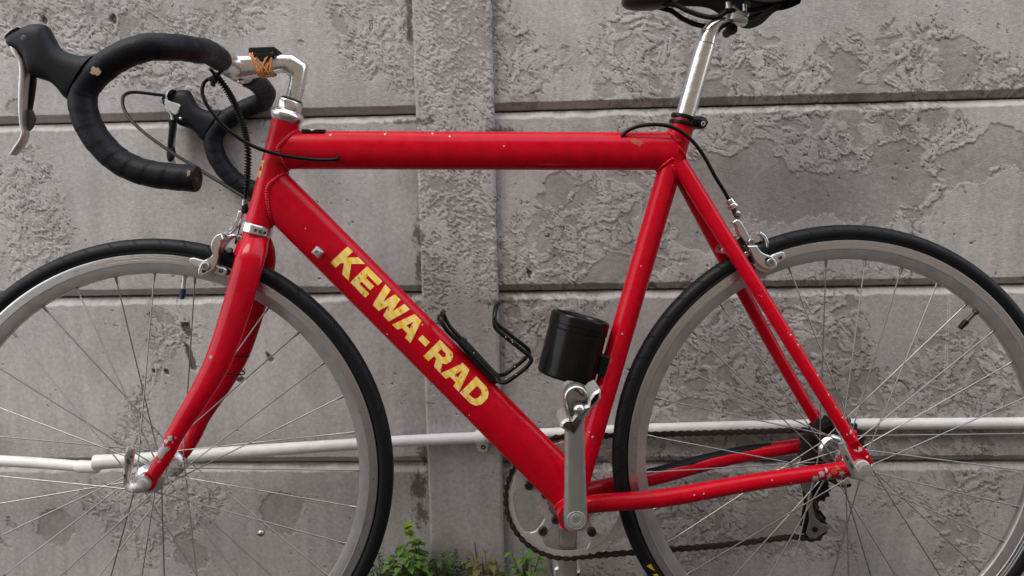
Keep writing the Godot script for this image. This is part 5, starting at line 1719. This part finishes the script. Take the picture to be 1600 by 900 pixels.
	for k in 7:
		path.append(pull_up + Vector2.from_angle(deg_to_rad(-90.0 - 185.0 * k / 6.0)) * 0.019)
	path.append(path[0])
	var marks := []
	var left := 0.0
	for i in path.size() - 1:
		var a: Vector2 = path[i]
		var b: Vector2 = path[i + 1]
		var l := a.distance_to(b)
		while left <= l:
			marks.append(a.lerp(b, left / maxf(l, 0.00001)))
			left += 0.0127
		left -= l
	m = Mesher.new()
	for i in marks.size() - 1:
		var a: Vector2 = marks[i]
		var b: Vector2 = marks[i + 1]
		var u := (b - a).normalized()
		if u.length() < 0.5 or a.distance_to(b) > 0.02:
			continue
		var w := Vector2(-u.y, u.x)
		var h := 0.0042
		var poly := [a - u * h * 0.75 - w * h * 0.65, a - w * h, a + u * 0.003 - w * h * 0.85, a.lerp(b, 0.5) - w * h * 0.6, b - u * 0.003 - w * h * 0.85, b - w * h, b + u * h * 0.75 - w * h * 0.65, b + u * h * 0.75 + w * h * 0.65, b + w * h, b - u * 0.003 + w * h * 0.85, a.lerp(b, 0.5) + w * h * 0.6, a + u * 0.003 + w * h * 0.85, a + w * h, a - u * h * 0.75 + w * h * 0.65]
		var off := 0.0022 if i % 2 == 0 else 0.0033
		for s in [1, -1]:
			plate(m, poly, far.z + s * off - 0.0005, far.z + s * off + 0.0005, 0.00015)
		rod(m, v3(a, far.z - 0.0043), v3(a, far.z + 0.0043), 0.0019, 8)
	obj("chain", m, M.chain, bike, "stuff")

	# cassette
	var cassette := group("cassette", bike)
	var radii := [0.0505, 0.0445, 0.0405, 0.037, 0.033, 0.029, 0.0255]
	for k in radii.size():
		m = Mesher.new()
		var r: float = radii[k]
		var nt := int(r / 0.00202)
		var ro := []
		var ri := []
		for i in nt * 4:
			var a := TAU * i / (nt * 4.0)
			ro.append(cog + Vector2.from_angle(a) * (r + [0.002, 0.002, -0.002, -0.002][i % 4]))
			ri.append(cog + Vector2.from_angle(a) * (0.0425 if k == 0 else r - 0.010 if k < 3 else 0.016))
		band(m, ro, ri, -0.0250 - 0.0037 * k, -0.0232 - 0.0037 * k)
		if k == 0:
			for q in 6:
				var u := Vector2.from_angle(TAU * q / 6.0 + 0.3)
				var w := Vector2(-u.y, u.x)
				plate(m, [cog + u * 0.018 - w * 0.006, cog + u * 0.0440 - w * 0.0045, cog + u * 0.0440 + w * 0.0045, cog + u * 0.018 + w * 0.006], -0.0247, -0.0235, 0.0002)
		obj("sprocket", m, M.chain, cassette)
	m = Mesher.new()
	rod(m, v3(cog, -0.024), v3(cog, -0.052), 0.0165, 28)
	obj("freehub_body", m, M.dark_steel, cassette)

	# rear derailleur
	var rd := group("rear_derailleur", bike)
	m = Mesher.new()
	loft(m, catmull([Vector2(0.4758, 0.3256), Vector2(0.4638, 0.3137), Vector2(0.4549, 0.3017), Vector2(0.4519, 0.2875), Vector2(0.4601, 0.275)], 3), catmull([Vector2(0.5042, 0.3085), Vector2(0.4973, 0.2965), Vector2(0.4863, 0.2824), Vector2(0.4804, 0.2724), Vector2(0.4723, 0.2644)], 3), [0.008, 0.011, 0.012, 0.011, 0.008], -0.068, 18, 0.7)
	obj("derailleur_body", m, M.cast, rd)
	m = Mesher.new()
	plate(m, [Vector2(0.4958, 0.3198), Vector2(0.5128, 0.3255), Vector2(0.517, 0.3091), Vector2(0.5112, 0.2868), Vector2(0.5013, 0.2728), Vector2(0.4872, 0.2711), Vector2(0.483, 0.2835), Vector2(0.495, 0.2975)], -0.0655, -0.0595, 0.0012)
	obj("hanger", m, M.dark_steel, rd)
	m = Mesher.new()
	plate(m, [Vector2(0.4567, 0.2821), Vector2(0.4772, 0.2803), Vector2(0.4749, 0.2706), Vector2(0.4713, 0.2657), Vector2(0.4722, 0.246), Vector2(0.4778, 0.2237), Vector2(0.4876, 0.2148), Vector2(0.501, 0.2102), Vector2(0.4994, 0.2058), Vector2(0.489, 0.1986), Vector2(0.4781, 0.191), Vector2(0.4689, 0.1918), Vector2(0.4635, 0.1993), Vector2(0.4686, 0.2215), Vector2(0.4655, 0.2462), Vector2(0.4617, 0.2635), Vector2(0.4568, 0.2674)], -0.0395, -0.0375, 0.0005)
	obj("cage_plate", m, M.grey, rd)
	m = Mesher.new()
	plate(m, [Vector2(0.4603, 0.277), Vector2(0.4713, 0.273), Vector2(0.4765, 0.2504), Vector2(0.4791, 0.2304), Vector2(0.4914, 0.2301), Vector2(0.5014, 0.2173), Vector2(0.4967, 0.1949), Vector2(0.4844, 0.1902), Vector2(0.4696, 0.1906), Vector2(0.4608, 0.2109), Vector2(0.4632, 0.2259), Vector2(0.4662, 0.2408), Vector2(0.4646, 0.2558)], -0.0555, -0.0535, 0.0005)
	obj("cage_plate", m, M.matte, rd)
	for p in [pull_low, pull_up]:
		m = Mesher.new()
		var ro := []
		var ri := []
		for i in 44:
			var a := TAU * i / 44.0
			ro.append(p + Vector2.from_angle(a) * [0.0195, 0.0195, 0.0162, 0.0162][i % 4])
			ri.append(p + Vector2.from_angle(a) * 0.004)
		band(m, ro, ri, -0.0482, -0.0428)
		lathe(m, v3(p, -0.0505), Vector3.BACK, [Vector2(0, 0), Vector2(0.0045, 0), Vector2(0.0045, 0.0138), Vector2(0.003, 0.0142), Vector2(0, 0.0142)], 14)
		obj("jockey_wheel", m, M.matte, rd)


func build_saddle() -> void:
	var m := Mesher.new()
	var sp := group("seatpost", bike)
	var axis := (ST1 - BB).normalized()
	var top: Vector2 = Vector2(0.2981, 0.9293)
	tube(m, [v3(ST1 - axis * 0.05), v3(top)], 0.0136, 30)
	obj("post_tube", m, M.polished, sp)
	m = Mesher.new()
	loft(m, catmull([Vector2(0.2863, 0.933), Vector2(0.2895, 0.9436), Vector2(0.2945, 0.9524), Vector2(0.3031, 0.9611), Vector2(0.3158, 0.9653), Vector2(0.3304, 0.9664), Vector2(0.3449, 0.964), Vector2(0.354, 0.9586)], 3), catmull([Vector2(0.3104, 0.9274), Vector2(0.3127, 0.9362), Vector2(0.3158, 0.9423), Vector2(0.3213, 0.9502), Vector2(0.3286, 0.9537), Vector2(0.3376, 0.9553), Vector2(0.3467, 0.9543), Vector2(0.3549, 0.9551)], 3), [0.0136, 0.0134, 0.0130, 0.0125, 0.0125, 0.0125, 0.012, 0.009], 0.0, 26, 0.9)
	obj("post_head", m, M.polished, sp)
	m = Mesher.new()
	rod(m, v3(Vector2(0.3313, 0.9474), -0.012), v3(Vector2(0.3313, 0.9474), 0.010), 0.0062, 18)
	bolt(m, v3(Vector2(0.3313, 0.9474), 0.010), Vector3.BACK, 0.0080, 0.005, 0.5)
	obj("clamp_bolt", m, M.matte, sp)
	m = Mesher.new()
	loft(m, [Vector2(0.3222, 0.959), Vector2(0.324, 0.9714), Vector2(0.3258, 0.9801), Vector2(0.3285, 0.9871), Vector2(0.3303, 0.9889)], [Vector2(0.3549, 0.9586), Vector2(0.3503, 0.9657), Vector2(0.3376, 0.9712), Vector2(0.3331, 0.9818), Vector2(0.3321, 0.9888)], [0.018, 0.020, 0.020, 0.006, 0.004], 0.006, 18, 0.7)
	loft(m, [Vector2(0.3413, 0.9641), Vector2(0.3476, 0.9728), Vector2(0.3494, 0.9798), Vector2(0.3503, 0.9851)], [Vector2(0.3522, 0.9604), Vector2(0.3558, 0.9709), Vector2(0.3567, 0.9815), Vector2(0.3557, 0.9859)], [0.014, 0.012, 0.006, 0.004], 0.012, 14, 0.7)
	rod(m, Vector3(0.3221, 0.9807, 0.0255), Vector3(0.3221, 0.9713, 0.0255), 0.0035, 10)
	rod(m, Vector3(0.3452, 0.9778, 0.0255), Vector3(0.3452, 0.9675, 0.0255), 0.0035, 10)
	obj("rail_clamp", m, M.alloy, sp)

	var sd := group("saddle", bike)
	# shell: cross-sections from nose to tail; x from the nose, each with height of the top, of the lower edge and half width
	m = Mesher.new()
	var nose: Vector2 = Vector2(0.1803, 0.9891)
	var rows := []
	var spec := [[0.0, 0.002, -0.001, 0.006], [0.004, 0.010, -0.007, 0.014], [0.02, 0.016, -0.0105, 0.0185], [0.06, 0.022, -0.0075, 0.0205], [0.10, 0.025, -0.001, 0.024], [0.13, 0.027, -0.002, 0.032], [0.155, 0.029, -0.012, 0.044], [0.18, 0.032, -0.024, 0.056], [0.20, 0.036, -0.0265, 0.064], [0.22, 0.041, -0.019, 0.068], [0.238, 0.047, -0.001, 0.069], [0.252, 0.050, 0.017, 0.062], [0.260, 0.050, 0.031, 0.048], [0.264, 0.047, 0.038, 0.03]]
	for s in spec:
		var ring := PackedVector3Array()
		for j in 32:
			var a := TAU * j / 32
			var up := sin(a)
			var y: float = s[1] * up if up > 0 else 0.0
			var side := signf(cos(a)) * pow(absf(cos(a)), 0.55)
			if up > 0:
				y = lerpf(0.004, s[1], pow(up, 0.7))
			else:  # the underside is hollow: the lower edge hangs at the sides
				y = lerpf(0.004, s[2], pow(minf(1.0, -up * 3.2), 0.8)) if up > -0.31 else lerpf(s[2], s[1] - 0.010, smoothstep(0.31, 0.75, -up))
				if s[0] < 0.07:
					y = lerpf(0.004, s[2], pow(-up, 0.8))
				side = signf(cos(a)) * (1.0 if up > -0.31 else pow(absf(cos(a)) / 0.951, 1.0))
			ring.append(Vector3(nose.x + s[0], nose.y + y, side * s[3]))
		rows.append(ring)
	var smooth_rows := []
	for i in rows.size() - 1:
		for q in 3:
			var ring := PackedVector3Array()
			for j in 32:
				var p0: Vector3 = rows[maxi(i - 1, 0)][j]
				var p1: Vector3 = rows[i][j]
				var p2: Vector3 = rows[i + 1][j]
				var p3: Vector3 = rows[mini(i + 2, rows.size() - 1)][j]
				ring.append(p1.cubic_interpolate(p2, p0, p3, q / 3.0))
			smooth_rows.append(ring)
	smooth_rows.append(rows[-1])
	m.grid(smooth_rows, true)
	m.cap(smooth_rows[0], true)
	m.cap(smooth_rows[-1], false)
	obj("saddle_shell", m, M.saddle, sd)
	for s in [1, -1]:
		m = Mesher.new()
		var p := catmull([Vector3(0.2304, 0.9855, 0.01), Vector3(0.2528, 0.9806, 0.014), Vector3(0.2687, 0.9715, 0.018), Vector3(0.2884, 0.9635, 0.021), Vector3(0.3076, 0.9612, 0.022) , Vector3(0.3235, 0.9695, 0.0225), Vector3(0.3475, 0.9692, 0.0225), Vector3(0.373, 0.9722, 0.026), Vector3(0.3885, 0.9788, 0.032)], 5)
		tube(m, p if s > 0 else flip_z(p), 0.0036, 12)
		obj("saddle_rail", m, M.matte, sd)


func build_accessories() -> void:
	# wire bottle cage on the down tube
	var bc := group("bottle_cage", bike)
	var m := Mesher.new()
	var near := catmull([Vector3(-0.081, 0.5586, 0.0), Vector3(-0.0827, 0.5578, 0.012), Vector3(-0.0831, 0.5535, 0.024), Vector3(-0.0803, 0.544, 0.029), Vector3(-0.0728, 0.5317, 0.026), Vector3(-0.0582, 0.5161, 0.021), Vector3(-0.0395, 0.4959, 0.019), Vector3(-0.0205, 0.4748, 0.018), Vector3(-0.0078, 0.4621, 0.02), Vector3(-0.0015, 0.4592, 0.026), Vector3(0.0065, 0.4603, 0.031), Vector3(0.0178, 0.4679, 0.034), Vector3(0.0325, 0.4789, 0.034), Vector3(0.0406, 0.4876, 0.034), Vector3(0.042, 0.4932, 0.034), Vector3(0.0376, 0.499, 0.034), Vector3(0.0219, 0.5122, 0.034), Vector3(0.0062, 0.5254, 0.034), Vector3(-0.0039, 0.5343, 0.033), Vector3(-0.0081, 0.5415, 0.032), Vector3(-0.0079, 0.5524, 0.029), Vector3(-0.0057, 0.5635, 0.02), Vector3(-0.0026, 0.5689, 0.008), Vector3(-0.0015, 0.5681, 0.0)], 5)
	tube(m, near, 0.0031, 12)
	tube(m, flip_z(near), 0.0031, 12)
	obj("cage_wire", m, M.black, bc)
	m = Mesher.new()
	loft(m, [Vector2(-0.0542, 0.5212), Vector2(-0.0398, 0.5052), Vector2(-0.0205, 0.4831), Vector2(-0.0061, 0.4661), Vector2(-0.0012, 0.4602)], [Vector2(-0.061, 0.5106), Vector2(-0.0466, 0.4929), Vector2(-0.0274, 0.47), Vector2(-0.0154, 0.4564), Vector2(-0.0096, 0.4532)], [0.016, 0.018, 0.018, 0.018, 0.015], 0.0, 16, 0.6)
	obj("cage_base", m, M.matte, bc)
	m = Mesher.new()
	for k in [Vector3(0.007, 0.525, 0.037), Vector3(0.0164, 0.5176, 0.037), Vector3(0.0066, 0.465, 0.034), Vector3(0.0202, 0.4717, 0.037), Vector3(0.0189, 0.4826, 0.035), Vector3(-0.0384, 0.5013, 0.0225), Vector3(0.0156, 0.5208, 0.037)]:
		ball(m, k, Vector3(0.0008, 0.0007, 0.0005), 6, 4)
	obj("chipped_spot", m, M.white, bc, "stuff")
	# black screw-top tub strapped to the seat tube
	var tub := group("storage_tub", bike)
	tag(tub, "black cylindrical tub with a screw lid on the seat tube")
	var top_mid: Vector2 = Vector2(0.1169, 0.5478)
	var low_mid: Vector2 = Vector2(0.093, 0.4585)
	var ax := (top_mid - low_mid)
	var h := ax.length()
	m = Mesher.new()
	lathe(m, v3(low_mid), v3(ax), [Vector2(0, 0), Vector2(0.037, 0), Vector2(0.0405, 0.0012), Vector2(0.0425, 0.0045), Vector2(0.0425, h * 0.72), Vector2(0.0418, h * 0.755), Vector2(0.040, h * 0.76), Vector2(0.040, h * 0.8)], 56)
	obj("tub_body", m, M.black, tub)
	m = Mesher.new()
	lathe(m, v3(low_mid), v3(ax), [Vector2(0.0405, h * 0.768), Vector2(0.0428, h * 0.772), Vector2(0.0432, h * 0.79), Vector2(0.0430, h * 0.845), Vector2(0.0424, h * 0.85), Vector2(0.0430, h * 0.855), Vector2(0.0430, h * 0.965), Vector2(0.0415, h * 0.995), Vector2(0.0395, h), Vector2(0.0375, h - 0.0015), Vector2(0.0365, h - 0.004), Vector2(0, h - 0.004)], 56)
	obj("tub_lid", m, M.black, tub)
	m = Mesher.new()
	lathe(m, v3(low_mid), v3(ax), [Vector2(0.0400, h * 0.759), Vector2(0.0415, h * 0.7605), Vector2(0.0415, h * 0.7655), Vector2(0.0400, h * 0.767)], 56)
	obj("lid_seal", m, mat(0.10, 0.012, 0.006, 0.5), tub)
	m = Mesher.new()
	plate(m, [Vector2(0.1418, 0.4937), Vector2(0.1538, 0.4897), Vector2(0.1575, 0.4896), Vector2(0.1593, 0.4858), Vector2(0.1544, 0.4597), Vector2(0.1507, 0.4598), Vector2(0.1377, 0.4648)], -0.012, 0.014, 0.0015)
	obj("tub_bracket", m, M.matte, tub)
	m = Mesher.new()
	plate(m, [Vector2(0.1581, 0.488), Vector2(0.1604, 0.4861), Vector2(0.1545, 0.4589), Vector2(0.1517, 0.459)], 0.0142, 0.0152, 0.0002)
	obj("bracket_edge", m, M.alloy, tub)


func build_bicycle() -> void:
	bike = group("red_bicycle", self, Transform3D(Basis(Vector3(0.997445, -0.001358, -0.071425), Vector3(-0.001429, 0.99924, -0.038952), Vector3(0.071424, 0.038955, 0.996685)), Vector3(-0.00713, 0.00003, 0.21827)))
	tag(bike, "red road bicycle with drop handlebar leaning against the grey concrete wall", "bicycle")
	build_frame()
	build_fork()
	build_cockpit()
	build_wheel("front_wheel", Vector2(-WHEEL.x, WHEEL.y), 88.7, false)
	build_wheel("rear_wheel", WHEEL, 83.1, true)
	build_skewers()
	build_brakes()
	build_drivetrain()
	build_saddle()
	build_accessories()
	build_cables()


func more_materials() -> void:
	var tyre := mat(0.022, 0.022, 0.026, 0.5)
	tyre.metallic_specular = 0.35
	var im := Image.create(64, 256, false, Image.FORMAT_RGB8)
	im.fill(Color(0.6, 0.6, 0.6))
	for y in 256:  # short slanting cuts on both shoulders of the tread
		for x in 64:
			var v := y / 256.0
			for side in [0.36, 0.64]:
				var t: float = (v - side) * 1.0
				var cut := absf(x - 32.0 + t * 110.0)
				if absf(t) < 0.075 and cut < 2.5:
					im.set_pixel(x, y, Color(0.12, 0.12, 0.12))
			if absf(v - 0.10) < 0.006 or absf(v - 0.90) < 0.006:
				im.set_pixel(x, y, Color(0.9, 0.9, 0.9))
	tyre.heightmap_enabled = true
	tyre.heightmap_texture = ImageTexture.create_from_image(im)
	tyre.heightmap_scale = 0.12
	tyre.albedo_texture = ImageTexture.create_from_image(im)
	M.tyre = tyre
	M.ring = wear(mat(0.64, 0.60, 0.57, 0.4, 0.55), 0.03, 0.35, 0.6, 8.0, 61)
	M.cast_smooth = wear(mat(0.52, 0.50, 0.47, 0.36, 0.85), 0.02, 0.3, 0.5, 8.0, 62)
	M.satin = wear(mat(0.70, 0.69, 0.67, 0.3, 1.0), 0.02, 0.24, 0.40, 8.0, 64)
	M.steel = mat(0.42, 0.41, 0.40, 0.35, 1.0)
	M.grey = mat(0.20, 0.19, 0.18, 0.5, 0.7)
	M.saddle = grain(mat(0.012, 0.012, 0.013, 0.4), 0.06, 2.0, 12.0, 63)


func _ready() -> void:
	rng.seed = 7
	var cam := Camera3D.new()
	cam.name = "camera"
	cam.transform = Transform3D(Basis(Vector3(0.998625, -0.020097, -0.048415), Vector3(0.014426, 0.99329, -0.114746), Vector3(0.050396, 0.11389, 0.992214)), Vector3(0.06552, 0.71606, 1.28988))
	cam.fov = 41.112
	cam.near = 0.05
	cam.far = 400.0
	add_child(cam)
	cam.current = true

	var sky_mat := ProceduralSkyMaterial.new()
	sky_mat.sky_top_color = Color(0.80, 0.84, 0.90)
	sky_mat.sky_horizon_color = Color(0.90, 0.90, 0.90)
	sky_mat.sky_curve = 0.2
	sky_mat.ground_bottom_color = Color(0.30, 0.28, 0.26)
	sky_mat.ground_horizon_color = Color(0.45, 0.43, 0.41)
	sky_mat.sun_angle_max = 20.0
	var sky := Sky.new()
	sky.sky_material = sky_mat
	var env := Environment.new()
	env.background_mode = Environment.BG_SKY
	env.sky = sky
	env.background_energy_multiplier = 1.5
	env.tonemap_mode = Environment.TONE_MAPPER_LINEAR
	env.tonemap_exposure = 2.16
	env.sdfgi_enabled = true
	env.ssao_enabled = true
	env.ssil_enabled = true
	var we := WorldEnvironment.new()
	we.name = "environment"
	we.environment = env
	add_child(we)

	var sun := DirectionalLight3D.new()
	sun.name = "sun"
	sun.light_energy = 0.3
	sun.light_color = Color(1.0, 0.97, 0.93)
	sun.light_angular_distance = 25.0
	sun.shadow_enabled = true
	sun.transform = Transform3D(Basis(), Vector3(-2, 4, 2)).looking_at(Vector3(0, 0, 0), Vector3.UP)
	add_child(sun)

	materials()
	more_materials()
	# setting
	var m := Mesher.new()
	m.face([Vector3(-60, 0, 60), Vector3(60, 0, 60), Vector3(60, 0, -60), Vector3(-60, 0, -60)])
	var ground := obj("ground", m, M.ground)
	tag(ground, "dark paved driveway at the foot of the wall", "", "", "structure")
	build_wall()
	# the house across the driveway, which the polished parts mirror
	m = Mesher.new()
	plate(m, [Vector2(-2.2, 0), Vector2(9, 0), Vector2(9, 2.24), Vector2(-2.2, 2.24)], 2.5, 2.8, 0.01)
	var house := group("house")
	tag(house, "plain tan plastered house with a low eave across the driveway from the bicycle", "house")
	obj("wall", m, M.house, house)
	m = Mesher.new()
	m.xf = Transform3D(Basis(Vector3.RIGHT, Vector3.BACK, Vector3.UP), Vector3.ZERO)
	plate(m, [Vector2(-2.4, 1.62), Vector2(9, 1.62), Vector2(9, 4.0), Vector2(-2.4, 4.0)], 2.25, 2.37, 0.01)
	obj("eave", m, M.white, house)
	build_pipe()
	build_bicycle()
	build_weeds()
